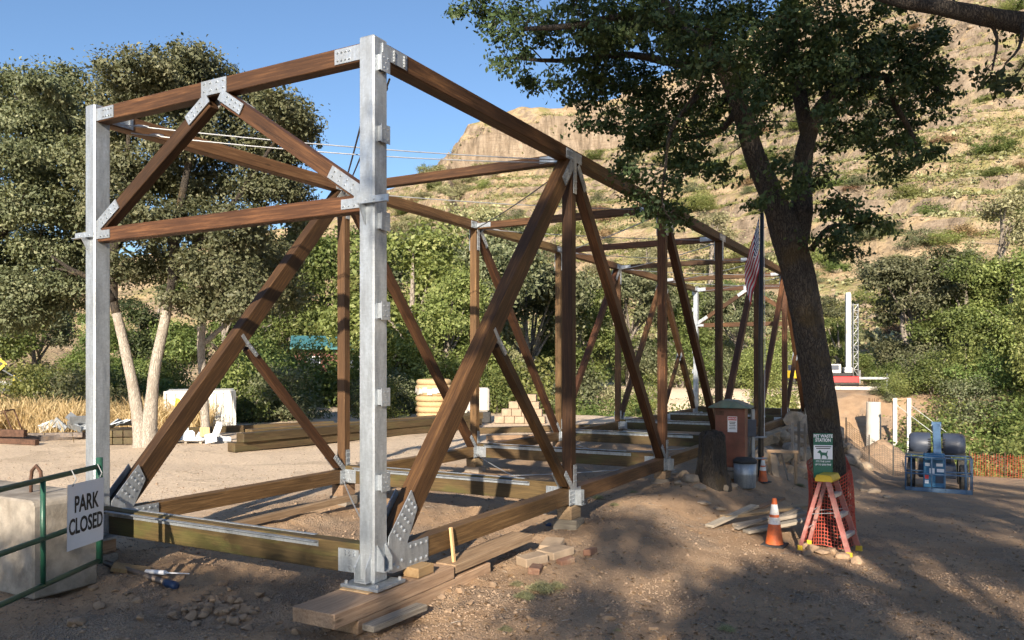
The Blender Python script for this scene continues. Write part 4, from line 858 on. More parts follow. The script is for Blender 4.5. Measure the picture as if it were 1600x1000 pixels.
def dry_grass():
    rng = np.random.default_rng(10); n = 52000; px = rng.uniform(-60, 330, n); d = rng.uniform(24.5, 42, n); x = (px - 800) / F * d
    keep = (d > 26.5 + 2.2 * (px > 130) + rng.normal(0, .5, n)) & (vn(x / 1.5, d / 1.5, 14) > .18); x, d = x[keep], d[keep]; z = zg(x, d); n = len(x)
    h = rng.uniform(.3, 1.0, n) * (.6 + .8 * vn(x / .8, d / .8, 15)); a = rng.uniform(0, 6.28, n); ln = rng.normal(0, .38, (n, 2)); w_ = .006 + .008 * rng.random(n)
    b = np.stack([x, d, z - .03], 1); s = np.stack([np.cos(a), np.sin(a), 0 * a], 1) * w_[:, None]
    m = b + np.stack([ln[:, 0] * .4 * h, ln[:, 1] * .4 * h, h * .6], 1); tp = b + np.stack([ln[:, 0] * h * 1.1, ln[:, 1] * h * 1.1, h], 1)
    V = np.stack([b - s * 1.6, b + s * 1.6, m + s, m - s, m - s * .99, m + s * .99, tp + s * .8, tp - s * .8], 1).reshape(-1, 3); Fq = np.arange(8 * n).reshape(-1, 4)
    o = link('dry_grass', fast_mesh('dry_grass', V, Fq, M['straw_grass'], np.repeat(rng.random(n), 8))); tag(o, 'tall dry golden grass beyond the steel pile', 'grass', kind='stuff')
dry_grass()
# ------------------------------------------------------------------ gate, sign, concrete block
GZ0, GZ1 = .09, 1.115
gt = empty('park_gate', (-4.28, 8.3, GZ0), 0, 'green tubular park gate beside the concrete block', 'gate')
gd = Vector((-.03, -1, 0)).normalized(); GL = 4.6
def gp(s, z): return (gd.x * s, gd.y * s, z)
MB().tube([gp(0, 0), gp(0, GZ1 - GZ0 + .07)], .034, 10).build('end_post', M['greenpaint'], gt, smooth=True)
for nm, z in (('top_rail', GZ1 - GZ0 - .02), ('bottom_rail', .03), ('middle_rail', .46)):
    MB().tube([gp(.02, z), gp(GL * .5, z), gp(GL, z)], .026, 10).build(nm, M['greenpaint'], gt, smooth=True)
for s in (.95, 2.1, 3.3, 4.5): MB().tube([gp(s, .03), gp(s, GZ1 - GZ0 - .02)], .024, 10).build('upright', M['greenpaint'], gt, smooth=True)
MB().tube([gp(4.6, -.35), gp(4.6, GZ1 - GZ0 + .1)], .05, 12).build('hinge_post', M['greenpaint'], gt, smooth=True)
sg = empty('park_closed_sign', (-4.245, 8.3, GZ0), 0, 'white PARK CLOSED sign hanging from the green gate', 'sign')
# sign plane: hangs on the camera side of the gate, spanning s .06 .. .60
s0, s1 = .05, .62; n_ = Vector((1, -.03, 0)); a_ = (Vector(gp(s0, 0)) - Vector(gp(s1, 0))); wS = a_.length; a_.normalize()
So = Vector(gp((s0 + s1) / 2, .58)) + Vector((.012, 0, 0))
def signp(u, v): return So + a_ * u + Vector((0, 0, 1)) * v + Vector((.02 * math.sin(u * 6) + .012 * v, 0, 0))
m = MB(); nu, nv = 8, 6; vs = []
for j in range(nv + 1):
    for i in range(nu + 1): vs.append(signp((i / nu - .5) * wS, (j / nv - .5) * .64))
vs2 = [v + Vector((.004, 0, 0)) for v in vs]; o_ = len(vs); fs = []
for j in range(nv):
    for i in range(nu):
        q = j * (nu + 1) + i; fs += [(q, q + nu + 1, q + nu + 2, q + 1), (o_ + q, o_ + q + 1, o_ + q + nu + 2, o_ + q + nu + 1)]
m.add(vs + vs2, fs).build('sign_board', M['signwhite'], sg, smooth=True)
Ms = Matrix((a_, Vector((0, 0, 1)), a_.cross(Vector((0, 0, 1))))).transposed().to_4x4()
for t_, z_, sz in (('PARK', .105, .225), ('CLOSED', -.105, .215)):
    o = text_part('lettering', t_, sz, M['black'], sg, Matrix.Identity(4), bold=.005, sx=.66)
    me = o.data
    for v in me.vertices: p = signp(v.co.x, v.co.y + z_) + Vector((.006 + (.002 if v.co.z > 0 else 0), 0, 0)); v.co = p
for s in (s0 + .05, s1 - .06): MB().tube([Vector(gp(s, .88)) + Vector((.012, 0, 0)), Vector(gp(s, .95)) + Vector((.045, 0, 0)), Vector(gp(s, 1.04))], .006, 5).build('hanger', M['strap'], sg)
cb = empty('concrete_block', (-4.97, 8.3, -.30), -TH, 'large concrete block with rusty rebar lifting loop behind the gate', 'concrete block')
m = MB(); W_, L_, H_ = 2.0, .72, 1.03
m.prism([(0, 0), (W_, 0), (W_, H_ - .05), (W_ - .05, H_), (.05, H_), (0, H_ - .05)], (-W_, 0, 0), (1, 0, 0), (0, 0, 1), -L_)
m.build('block', M['concrete'], cb, bevel=.02)
pts = [(-.62, .34, H_ - .05), (-.62, .34, H_ + .14), (-.60, .34, H_ + .24), (-.52, .34, H_ + .30), (-.44, .34, H_ + .24), (-.42, .34, H_ + .14), (-.42, .34, H_ - .05)]
MB().tube(pts, .019, 8).build('lifting_loop', M['rust'], cb, smooth=True)
# pipe on the ground with blue coupling
p0, p1 = W3(165, 872, 9.75), W3(262, 905, 8.95); p0.z = zgs(p0.x, p0.y) + .05; p1.z = zgs(p1.x, p1.y) + .05
pp = empty('ground_pipe', p0, 0, 'dark metal pipe with blue coupling lying on the dirt below the gate', 'pipe')
dd = p1 - p0; MB().tube([(0, 0, 0), dd], .036, 12).build('pipe', M['pipe'], pp, smooth=True)
MB().tube([dd * .97, dd * 1.01, dd * 1.05, dd * 1.12, dd * 1.13], [.042, .05, .042, .046, .03], 12).build('coupling', M['bluepl'], pp, smooth=True)
p0 = W3(228, 862, 9.3); p0.z = zgs(p0.x, p0.y) + .035
tb = empty('sealant_tube', p0, R(-12), 'white sealant tube lying on dirt under the near floor beam', 'tube')
MB().tube([(0, 0, 0), (.26, 0, 0)], .026, 10).build('barrel', M['signwhite'], tb, smooth=True); MB().tube([(.26, 0, 0), (.29, 0, 0), (.55, .02, 0)], [.02, .01, .006], 8).build('nozzle', M['signwhite'], tb, smooth=True)
p0 = W3(205, 858, 9.5); p0.z = zgs(p0.x, p0.y) + .06; o = MB().box((0, 0, 0), (.42, .20, .05)).build('scrap_board', M['freshwood'], bevel=.004); o.location = p0; o.rotation_euler = (.1, .22, .3); tag(o, 'short pale scrap board tilted on dirt by the gate post', 'board')

# ------------------------------------------------------------------ ladder
lz = zgs(4.45, 11.8)
ld = empty('step_ladder', (4.62, 11.72, lz), R(-37), 'red fibreglass step ladder with yellow top beside the wrapped oak', 'ladder')
HL = 1.13
def rail(name, x0, x1, ys, yt, wd, mat):
    return beam(name, (x0, ys, .07), (x1, yt, HL - .06), .03, wd, mat, ld, up=(1, 0, 0), bev=.003, roll=R(0))
for s in (-1, 1):
    r_ = beam('front_rail', (.36, s * .27, .08), (.05, s * .18, HL - .05), .075, .028, M['ladder'], ld, up=(0, 1, 0), bev=.003)
    MB().box((.372, s * .272, .045), (.09, .045, .09)).build('front_foot', M['yellow'], ld, bevel=.008)
    beam('rear_rail', (-.32, s * .22, .08), (-.05, s * .15, HL - .06), .055, .026, M['ladder'], ld, up=(0, 1, 0), bev=.003)
    MB().box((-.325, s * .221, .045), (.07, .04, .09)).build('rear_foot', M['yellow'], ld, bevel=.008)
    beam('spreader', (.19, s * .225, .62), (-.17, s * .19, .56), .022, .006, M['strap'], ld)
for i, z in enumerate((.30, .58, .86)):
    f = (z - .08) / (HL - .13); x = .36 - .31 * f; w_ = .27 - .09 * f
    m = MB(); m.box((x - .01, 0, z), (.085, w_ * 2 - .02, .012)); m.box((x + .03, 0, z - .02), (.006, w_ * 2 - .02, .045)); m.box((x - .05, 0, z - .015), (.006, w_ * 2 - .02, .035))
    for q in range(4): m.box((x - .038 + q * .02, 0, z + .008), (.006, w_ * 2 - .03, .005))
    m.build('step', M['alu'], ld)
for z in (.33, .60): beam('rear_bar', (-.325 + .27 * (z - .08) / 1.0, -.2, z), (-.325 + .27 * (z - .08) / 1.0, .2, z), .02, .02, M['alu'], ld)
m = MB(); m.prism([(-.12, 0), (.12, 0), (.135, .035), (.10, .10), (-.10, .10), (-.125, .035)], (0, .20, HL - .09), (1, 0, 0), (0, 0, 1), .40); m.build('top_cap', M['yellow'], ld, bevel=.008)

# ------------------------------------------------------------------ cones
def cone(pos, h, label, parts=True):
    t = empty('traffic_cone', pos, random.uniform(0, 1), label, 'cone', None); k = h / .71
    MB().box((0, 0, .018 * k), (.34 * k, .34 * k, .036 * k)).build('base', M['rubber'], t, bevel=.01)
    rad = lambda z: (.135 - .105 * z / .71) * k
    def seg(n, z0, z1, mt, e=0.): MB().tube([(0, 0, z0 * k), (0, 0, z1 * k)], [rad(z0) + e, rad(z1) + e], 20).build(n, mt, t, smooth=False)
    seg('cone_body', .03, .33, M['orange']); seg('lower_band', .33, .43, M['conewhite'], .002); seg('middle_body', .43, .47, M['orange']); seg('upper_band', .47, .62, M['conewhite'], .002); seg('cone_tip', .62, .71, M['orange'])
    return t
cx, cy = .328 * 11.9, 11.9; cone((cx, cy, zgs(cx, cy)), .71, 'orange traffic cone with two white bands in front of the plank pile')
p = GP(1192, 17.4); cone(p, .56, 'small orange traffic cone at the foot of the flagpole')

# ------------------------------------------------------------------ plank pile behind the cone
pl = [((1108, 832, 12.5), (1180, 790, 13.4), .16, .04, 'grey end plank of the pile lying nearest the stump'), ((1130, 808, 12.9), (1262, 790, 13.6), .18, .05, 'long pale plank on top of the pile behind the cone'), ((1148, 822, 12.8), (1258, 802, 13.2), .15, .06, 'second long plank in the pile behind the cone'),
      ((1165, 832, 12.5), (1262, 812, 12.9), .16, .05, 'lowest plank of the pile reaching towards the ladder'), ((1158, 806, 13.1), (1222, 778, 13.9), .13, .04, 'slanting plank with raised end in the pile behind the cone'), ((1205, 815, 13.0), (1250, 795, 13.3), .12, .05, 'short broken plank under the pile behind the cone'), ((1150, 826, 12.6), (1205, 808, 13.0), .10, .03, 'thin dark batten in the pile behind the cone')]
for i, (a, b, w_, h, lab) in enumerate(pl):
    A, B = W3(*a), W3(*b); A.z = max(A.z, zgs(A.x, A.y) + .03); B.z = max(B.z, zgs(B.x, B.y) + .03)
    tag(beam('plank', A, B, w_, h, M['greywood'] if i % 3 != 1 else M['oldplank'], None), lab, 'plank')
# flat stone slabs on the slope
for (px, py, d, lab) in ((1098, 783, 14.0, 'flat grey stone slab on the dirt slope below the stump'), (1122, 783, 13.9, 'small flat slab beside the grey stone slab')):
    p = W3(px, py, d); p.z = zgs(p.x, p.y) + .02; o = MB().rock((0, 0, 0), (.17, .13, .04), int(px)).build('stone_slab', M['boulder']); o.location = p; tag(o, lab, 'stone')

# ------------------------------------------------------------------ stump, kiosk, can, flagpole
sp = GP(1112, 15.6); rs_ = random.Random(4); m = MB(); n = 22; rings = []
for j, (z, r) in enumerate([(-.15, .48), (.05, .42), (.2, .37), (.4, .335), (.6, .325), (.8, .315), (.93, .29), (1.0, .22), (1.02, .02)]):
    for k_ in range(n):
        a = k_ / n * 6.283; q = r * .76 * (1 + .16 * math.sin(3 * a + 1) + .07 * math.sin(7 * a + j * .4) + rs_.uniform(-.07, .07)); rings.append((q * math.cos(a), q * math.sin(a), z + (rs_.uniform(-.05, .05) if j > 4 else 0)))
m.add(rings, [(j * n + k_, j * n + (k_ + 1) % n, (j + 1) * n + (k_ + 1) % n, (j + 1) * n + k_) for j in range(8) for k_ in range(n)]); o = m.build('tree_stump', M['barkdark']); o.location = sp; tag(o, 'dark rough tree stump in front of the brown collection box', 'stump')
kp = GP(1143, 16.7); kb = 0.80 + zgs(kp.x, kp.y) * 0
ks = empty('collection_box', kp, R(-24), 'brown metal collection box with green roof and NOTICE sign behind the stump', 'collection box')
HK = HC - (637 - HOR) / F * 16.7 - kp.z
MB().box((0, 0, HK * .5 + .12), (.60, .42, HK - .24)).build('cabinet', M['kiosk'], ks, bevel=.012)
MB().box((0, 0, .07), (.5, .34, .14)).build('plinth', M['concrete'], ks)
m = MB(); m.prism([(-.43, 0), (.43, 0), (.40, .03), (.12, .15), (-.14, .17), (-.41, .03)], (0, .33, HK + .002), (1, 0, 0), (0, 0, 1), .68); m.build('roof', M['kioskroof'], ks, bevel=.012)
MB().box((.05, -.216, HK - .33), (.19, .008, .32)).build('notice_sign', M['signwhite'], ks)
F4 = lambda x, y, z: Matrix.Translation((x, y, z)) @ Matrix.Rotation(R(90), 4, 'X')
MB().box((.05, -.2215, HK - .215), (.17, .004, .07)).build('notice_header', M['red'], ks)
text_part('lettering', 'NOTICE', .045, M['signwhite'], ks, F4(.05, -.2245, HK - .215), bold=.001)
for i in range(5): MB().box((.05, -.2222, HK - .285 - i * .034), (.13 - .02 * (i % 2), .003, .016 if i < 2 else .010)).build('print_line', M['black'], ks)
MB().box((-.20, -.216, HK - .10), (.16, .010, .09)).build('slot_plate', M['rust'], ks); MB().box((-.303, 0, HK - .14), (.012, .30, .16)).build('side_panel', M['rust'], ks)
p = GP(1164, 16.3); cn = empty('metal_can', p, 0, 'galvanized metal can with dark lid beside the stump', 'can')
MB().lathe([(0, .20), (.02, .215), (.26, .222), (.28, .228), (.30, .222), (.50, .226)], n=20).build('body', M['galv'], cn, smooth=True); MB().lathe([(.50, .24), (.55, .24), (.60, .19), (.62, .03)], n=20).build('lid', M['rubber'], cn, smooth=True)
p = GP(1172, 17.0); up_ = empty('utility_post', p, 0, 'grey metal post with small meter box between collection box and flagpole', 'utility post')
MB().box((.06, 0, .75), (.07, .07, 1.6)).build('post', M['strap'], up_, bevel=.006); MB().box((.0, -.05, 1.15), (.20, .12, .36)).build('meter_box', M['liftbody'], up_, bevel=.008); MB().tube([(-.1, 0, .95), (.35, 0, .95)], .02, 8).build('crossbar', M['strap'], up_); MB().tube([(-.1, 0, .5), (.35, 0, .5)], .02, 8).build('crossbar', M['strap'], up_)
fpos = GP(1189, 17.8); zt = HC - (328 - HOR) / F * 17.8
fp = empty('flagpole', fpos, 0, 'tall dark bronze flagpole in front of the far truss', 'flagpole'); hp = zt - fpos.z
MB().tube([(0, 0, 0), (0, 0, .25), (0, 0, hp * .5), (.02, 0, hp - .06)], [.075, .065, .055, .04], 14).build('pole', M['pole'], fp, smooth=True)
MB().lathe([(-.05, .03), (-.03, .055), (.01, .06), (.05, .04), (.065, .005)], (.02, 0, hp), 12).build('finial', M['pole'], fp, smooth=True)
MB().tube([(.07, -.02, .9), (.08, -.03, hp * .5), (.065, 0, hp - .1)], .006, 4).build('halyard', M['signwhite'], fp)
# flag, hanging limp; stripes and stars follow the cloth
def flag():
    t = empty('us_flag', (fpos.x, fpos.y, zt), 0, 'limp red white and blue striped flag hanging from the dark flagpole', 'flag')
    nu, nv = 40, 39; Hh, Ll = 1.20, 1.9; vs = []; rr = random.Random(3)
    def pos(u, v):   # u along fly, v down hoist
        drop = u * Ll * .60; sag = 1 - math.exp(-3.2 * u)
        fold = math.sin(u * 9 + v * 4.0) * .05 * sag + math.sin(u * 17 + v * 7) * .018 * sag
        x = -.05 - .31 * sag * (1 - .35 * v) * (.25 + .75 * u) - .05 * u * math.sin(v * 3.1) + fold * .7
        y = -.04 + fold * 1.5 + .07 * math.cos(u * 6.5 + v * 2.5) * sag
        z = -.12 - v * Hh * (1 - .10 * u) - drop * (.95 - .12 * v)
        return (x, y, z)
    for j in range(nv + 1):
        for i in range(nu + 1): vs.append(pos(i / nu, j / nv))
    W1 = nu + 1; reds, whites, blues = [], [], []
    for j in range(nv):
        for i in range(nu):
            f = (j * W1 + i, (j + 1) * W1 + i, (j + 1) * W1 + i + 1, j * W1 + i + 1); st = j // 3
            if st < 7 and i < nu * .40: blues.append(f)
            elif st % 2 == 0: reds.append(f)
            else: whites.append(f)
    mb = MB(); mb.v = vs; mb.f = reds + whites + blues; mb.m = [0] * len(reds) + [1] * len(whites) + [2] * len(blues)
    mb.build('cloth', [pm('flag_red', (.42, .02, .035), .8, 0, .12), pm('flag_white', (.66, .64, .62), .8, 0, .08), pm('flag_blue', (.02, .03, .11), .8, 0, .1)], t, smooth=True)
    ms = MB()
    for r_ in range(9):
        for c_ in range(6 if r_ % 2 == 0 else 5):
            u = .40 * ((c_ + .5 + (.5 if r_ % 2 else 0)) / 6.0); v = (21 / 39) * (r_ + .7) / 9.5; c0 = Vector(pos(u, v)); du = (Vector(pos(u + .01, v)) - c0).normalized(); dv = (Vector(pos(u, v + .01)) - c0); dv = (dv - du * dv.dot(du)).normalized(); nn = du.cross(dv)
            if nn.y > 0: nn = -nn
            pts = [c0 + nn * .006 + (du * math.sin(k_ * .6283) + dv * -math.cos(k_ * .6283)) * (.026 if k_ % 2 == 0 else .011) for k_ in range(10)]
            ms.add(pts, [tuple(range(10))])
    ms.build('stars', M['signwhite'], t)
flag()

# ------------------------------------------------------------------ oak dressing: sign and orange mesh
px_, py_ = 1286, 712; sd = D - .40
sgn = empty('pet_waste_sign', W3(1286, 712, sd), R(-8), 'green and white pet waste station sign on the oak trunk', 'sign')
SW = 29 / F * sd; SH = 70 / F * sd
MB().box((0, 0, 0), (SW, .006, SH)).build('sign_panel', M['signgreen'], sgn, bevel=.002)
MB().box((0, -.005, .052), (SW * .97, .004, SH * .315)).build('white_field', M['signwhite'], sgn)
text_part('lettering', 'PET WASTE', .066, M['signwhite'], sgn, F4(0, -.0055, SH * .435), bold=.0022, sx=.80)
text_part('lettering', 'STATION', .066, M['signwhite'], sgn, F4(0, -.0055, SH * .345), bold=.0022, sx=.80)
for i, zz in enumerate((.125, .085)): MB().box((0, -.0085, .052 + SH * zz), (SW * (.84 - .12 * i), .003, .013)).build('print_line', M['black'], sgn)
text_part('lettering', "IT'S THE LAW", .034, M['signwhite'], sgn, F4(0, -.0055, -SH * .13), bold=.0008); text_part('lettering', 'UP TO $500 FINE', .034, M['signwhite'], sgn, F4(0, -.0055, -SH * .20), bold=.0008, sx=.9)
dog = [(-.085, .035), (-.06, .055), (-.05, .07), (-.035, .055), (-.02, .03), (.045, .025), (.06, .055), (.07, .05), (.06, .015), (.06, -.02), (.072, -.035), (.068, -.07), (.05, -.07), (.05, -.04), (.03, -.02), (-.01, -.015), (-.02, -.04), (-.02, -.07), (-.04, -.07), (-.038, -.03), (-.045, 0), (-.055, .02), (-.085, .022)]
MB().prism([(x * .95, z * .95 + .022) for x, z in dog], (0, -.0072, 0), (1, 0, 0), (0, 0, 1), .0012).build('dog_emblem', M['signgreen'], sgn)
def trunk_mesh_wrap():
    t = empty('orange_safety_mesh', ob, 0, 'orange plastic safety mesh wrapped round the oak trunk base', 'safety mesh'); mb = MB()
    nA, nZ = 26, 20; rr = random.Random(8)
    def ptf(a, k_):
        z = .05 + k_ / nZ * (1.18 + .16 * math.sin(a + .4)); yy = HC - (ob.z + z - HC) * 0; row = HOR - (ob.z + z - HC) * F / D
        cxp = np.interp(row, [670, 740, 800, 858, 880], [1288, 1297, 1297, 1298, 1300]); rad = np.interp(row, [670, 740, 800, 858, 880], [.262, .265, .285, .36, .47]) + .045 + .02 * math.sin(3 * a + 4 * z)
        c = W3(cxp, row, D); return Vector((c.x - ob.x + rad * math.cos(a), c.y - ob.y + rad * math.sin(a), z + .02 * math.sin(5 * a)))
    for k_ in range(nZ + 1): mb.tube([ptf(i / nA * 6.2832, k_) for i in range(nA + 1)], .006 if k_ % 2 else .008, 4, cap=False)
    for i in range(0, nA * 2): mb.tube([ptf(i / nA / 2 * 6.2832, k_ / 1.0) for k_ in range(0, nZ + 1, 2)], .0055, 4, cap=False)
    mb.build('mesh_strands', M['orangemesh'], t)
trunk_mesh_wrap()

# ------------------------------------------------------------------ rocks
rr = random.Random(21)
def rock_thing(name, pos, s, label, group, mat='boulder', seed=None, flat=.75):
    o = MB().rock((0, 0, 0), (s * rr.uniform(.8, 1.2), s * rr.uniform(.8, 1.2), s * flat * rr.uniform(.8, 1.1)), seed or rr.randint(0, 9999)).build(name, M[mat]); o.location = pos; o.rotation_euler = (0, 0, rr.uniform(0, 6.28)); return tag(o, label, 'rock', group)
def gpx(px, row):
    d = 12.
    for _ in range(25):
        x = (px - 800) / F * d; z = zgs(x, d); d = .5 * d + .5 * F * (HC - z) / (row - HOR)
    x = (px - 800) / F * d; return Vector((x, d, zgs(x, d)))
for i in range(80):
    p = gpx(rr.gauss(345, 42), rr.gauss(952, 13)); rock_thing('rock', p + Vector((0, 0, rr.uniform(-.01, .04))), rr.uniform(.025, .075), 'brown rock in the heap in front of the near floor beam', 'rock heap', 'dirtrock')
for (px, row, s) in ((120, 975, .085), (155, 950, .07), (145, 922, .06), (180, 925, .06), (388, 985, .07), (335, 1002, .06), (215, 940, .06), (700, 957, .05), (650, 962, .06), (600, 970, .06), (590, 985, .05), (1020, 985, .05), (828, 968, .05), (950, 968, .07), (985, 962, .05), (700, 880, .05), (850, 820, .05), (560, 972, .05), (905, 925, .04), (770, 915, .05), (720, 925, .06), (735, 945, .04), (690, 935, .05), (510, 985, .05), (460, 990, .06)):
    rock_thing('rock', gpx(px, row) + Vector((0, 0, .015)), s, 'loose brown rock lying alone on the near dirt', 'loose rocks on the near dirt', 'dirtrock')
for (px, row, s) in ((1255, 857, .10), (1270, 862, .13), (1285, 866, .12), (1300, 864, .10), (1262, 868, .09), (1316, 872, .10), (1340, 880, .10)):
    rock_thing('rock', gpx(px, row) + Vector((0, 0, .03)), s, 'brown stone in the ring at the foot of the wrapped oak', 'stones round the oak foot', 'dirtrock')
for (px, row, s) in ((1080, 752, .20), (1068, 744, .15), (1092, 764, .13), (1132, 766, .14), (1145, 762, .12), (1060, 757, .10), (1055, 742, .10), (1128, 758, .13)):
    rock_thing('rock', gpx(px, row) + Vector((0, 0, .03)), s, 'grey-brown stone piled round the stump foot', 'stones round the stump', 'boulder')
# boulder slope below the far camera-side chord
for i in range(46):
    xb = rr.uniform(.35, 2.3); yb = rr.uniform(14.5, 25.5); x, y = fromb(xb, yb); s = rr.uniform(.22, .5)
    rock_thing('boulder', Vector((x, y, zgs(x, y) + max(0, .75 - .36 * xb) * (yb - 13) / 9)), s, 'pale boulder on the stone bank under the far lower chord', 'stone bank boulders', 'boulder', flat=.8)
for (px, row, s) in ((1345, 755, .16), (1365, 770, .18), (1350, 768, .12), (1385, 778, .10)): rock_thing('rock', gpx(px, row) + Vector((0, 0, .02)), s, 'flat pale rock on the slope just past the oak trunk', 'rocks past the oak trunk')
bbeam('sill_timber', (.42, 15.2, .03), (.42, 22.6, .05), .24, .26, M['oldplank'], 'long pale timber sill above the stone bank', 'timber')
# wooden frame and pickets by the bank
p = GP(1222, 18.6); wf = empty('wooden_trestle', p, R(-15), 'leaning wooden trestle with pale panel against the stone bank', 'wooden trestle')
beam('frame_post', (-.28, 0, -.1), (-.28, 0, .62), .06, .05, M['oldplank'], wf); beam('frame_post', (.30, 0, -.1), (.30, 0, .62), .07, .05, M['oldplank'], wf); beam('frame_rail', (-.34, 0, .655), (.36, 0, .655), .06, .07, M['oldplank'], wf)
beam('panel_board', (-.12, .06, .0), (-.20, .12, .58), .24, .02, M['paver'], wf); beam('panel_board', (.14, .05, -.02), (.0, .12, .58), .05, .03, M['greywood'], wf)
p = GP(1258, 20.8); rf = empty('picket_rail', p, R(-50), 'weathered picket rail beside the far end of the truss', 'railing')
for i, x in enumerate((-.36, -.18, 0, .18, .36)): beam('picket', (x, 0, -.5), (x, 0, 1.25 + .05 * (i % 2)), .075, .03, M['greywood'], rf, up=(0, 1, 0))
for z in (.15, 1.0): beam('rail_board', (-.5, .04, z), (.5, .04, z), .03, .08, M['greywood'], rf)
# white plastic bag by the trunk
o = MB().rock((0, 0, 0), (.14, .10, .18), 77).build('plastic_bag', M['wrap']); o.location = gpx(1268, 738) + Vector((0, 0, .1)); tag(o, 'crumpled white plastic bag on the stone bank behind the ladder', 'bag')
o = MB().rock((0, 0, 0), (.06, .04, .04), 78).build('plastic_bottle', M['bluepl']); o.location = gpx(857, 823) + Vector((0, 0, .03)); tag(o, 'small blue plastic bottle on the dirt beside the near lower chord', 'bottle')
# loose gravel, twigs and leaves, weeds
def gravel():
    rng = np.random.default_rng(31); n = 32000; d = 6.5 + rng.exponential(5.5, n); px = rng.uniform(-20, 1620, n); x = (px - 800) / F * d; kp = (d < 32); x, d = x[kp], d[kp]; z = zg(x, d); n = len(x)
    s = rng.uniform(.004, .016, n) * (1 + 1.2 * (rng.random(n) < .05)); base = np.array([(1, 0, 0), (-1, 0, 0), (0, 1, 0), (0, -1, 0), (0, 0, 1), (0, 0, -1)], float)
    fc = np.array([(0, 2, 4), (2, 1, 4), (1, 3, 4), (3, 0, 4), (2, 0, 5), (1, 2, 5), (3, 1, 5), (0, 3, 5)])
    an = rng.uniform(0, 6.28, n); B = base[None] * rng.uniform(.6, 1.3, (n, 6, 1)); X = B[..., 0] * np.cos(an)[:, None] - B[..., 1] * np.sin(an)[:, None]; Y = B[..., 0] * np.sin(an)[:, None] + B[..., 1] * np.cos(an)[:, None]
    V = np.stack([X, Y, B[..., 2] * .7], -1) * s[:, None, None] + np.stack([x, d, z + s * .2], 1)[:, None]; Fq = (fc[None] + 6 * np.arange(n)[:, None, None]).reshape(-1, 3)
    o = link('gravel', fast_mesh('gravel', V.reshape(-1, 3), Fq, M['pebble'])); tag(o, 'loose gravel scattered over the dirt yard', 'gravel', kind='stuff')
gravel()
def litter():
    rng = np.random.default_rng(33); n = 2600; d = 6.6 + rng.exponential(5, n); px = rng.uniform(620, 1620, n); x = (px - 800) / F * d; z = zg(x, d)
    V, Fq, t = leaf_cloud(np.stack([x, d, z + .008], 1), .05, rng, up=2.5, tint=rng.random(n)); o = link('leaf_litter', fast_mesh('leaf_litter', V, Fq, M['leaf_rust'], t)); tag(o, 'dry brown leaf litter under the oak', 'leaf litter', kind='stuff')
    tw = MB(); r2 = random.Random(5)
    for i in range(160):
        q = gpx(r2.uniform(650, 1600), 768 + 230 * r2.random() ** 1.2); a = r2.uniform(0, 6.28); l = r2.uniform(.05, .22); tw.tube([q + Vector((0, 0, .008)), q + Vector((math.cos(a) * l * .5, math.sin(a) * l * .5, .02)), q + Vector((math.cos(a + .3) * l, math.sin(a + .3) * l, .012))], [.005, .004, .002], 4)
    o = tw.build('twig_litter', M['barkgrey']); tag(o, 'small dead twigs strewn on the dirt under the oak', 'twigs', kind='stuff')
litter()
for i, (px, row, s) in enumerate(((845, 925, .22), (820, 935, .16), (870, 918, .14), (808, 915, .12), (790, 985, .10), (965, 985, .06), (935, 780, .16), (960, 790, .12), (1135, 985, .12), (1250, 760, .16), (990, 770, .12))):
    q = gpx(px, row); t = link('weed', BUSH['k1'][1]); t.location = q - Vector((0, 0, .02)); t.scale = (s * .55, s * .55, s * .3); tag(t, 'small grey-green weed tuft on the dirt slope beside the near chord', 'weed', 'weeds on the dirt')

# ------------------------------------------------------------------ boom lift
bp = GP(1464, 23.2); zb_ = bp.z
bl_ = empty('boom_lift', bp, R(-27), 'blue boom lift with lowered basket parked on the dirt by the bank', 'boom lift')
bl_.scale = (.80, .84, .90)   # local -y points to the camera
MB().box((0, .6, .62), (1.2, 2.3, .42)).build('chassis', M['liftbody'], bl_, bevel=.03)
for sx in (-1, 1):
    for y in (-.25, 1.55):
        wl = MB().tube([(sx * .70, y, .42), (sx * .72, y, .42), (sx * .95, y, .42), (sx * .97, y, .42)], [.36, .42, .42, .36], 20).build('wheel', M['tyre'], bl_)
        MB().tube([(sx * .96, y, .42), (sx * .985, y, .42)], [.2, .17], 14).build('hub', M['liftblue'], wl)
MB().box((0, .65, .94), (.9, 1.2, .22)).build('turntable', M['rubber'], bl_, bevel=.02)
def cowl(sx):
    m = MB(); prof = [(-.34, -.30), (.34, -.30), (.40, -.12), (.40, .18), (.30, .36), (.05, .42), (-.22, .38), (-.38, .22), (-.42, -.05)]
    k_ = len(prof); secs = [(.20, .95), (.26, 1.0), (.68, 1.0), (.84, .93), (.92, .75)]
    vs = [(sx * x, .7 + a * s * 1.6, 1.40 + b * s * .84) for x, s in secs for a, b in prof]
    fs = [(i * k_ + j, i * k_ + (j + 1) % k_, (i + 1) * k_ + (j + 1) % k_, (i + 1) * k_ + j) for i in range(len(secs) - 1) for j in range(k_)] + [tuple(range(k_)), tuple(range((len(secs) - 1) * k_, len(secs) * k_))]
    o = m.add(vs, fs).build('cowling', M['liftbody'], bl_, smooth=True, bevel=.0); auto_smooth(o.data, 50)
    MB().box((sx * .56, .7, 1.10), (.74, 1.05, .10)).build('cowling_skirt', M['rubber'], bl_)
    m2 = MB()
    for q in range(6): m2.box((sx * .225, .02 + .0 * q, 1.20 + q * .08), (.09, .02, .035))
    m2.build('vent_slats', M['rubber'], bl_)
cowl(-1); cowl(1)
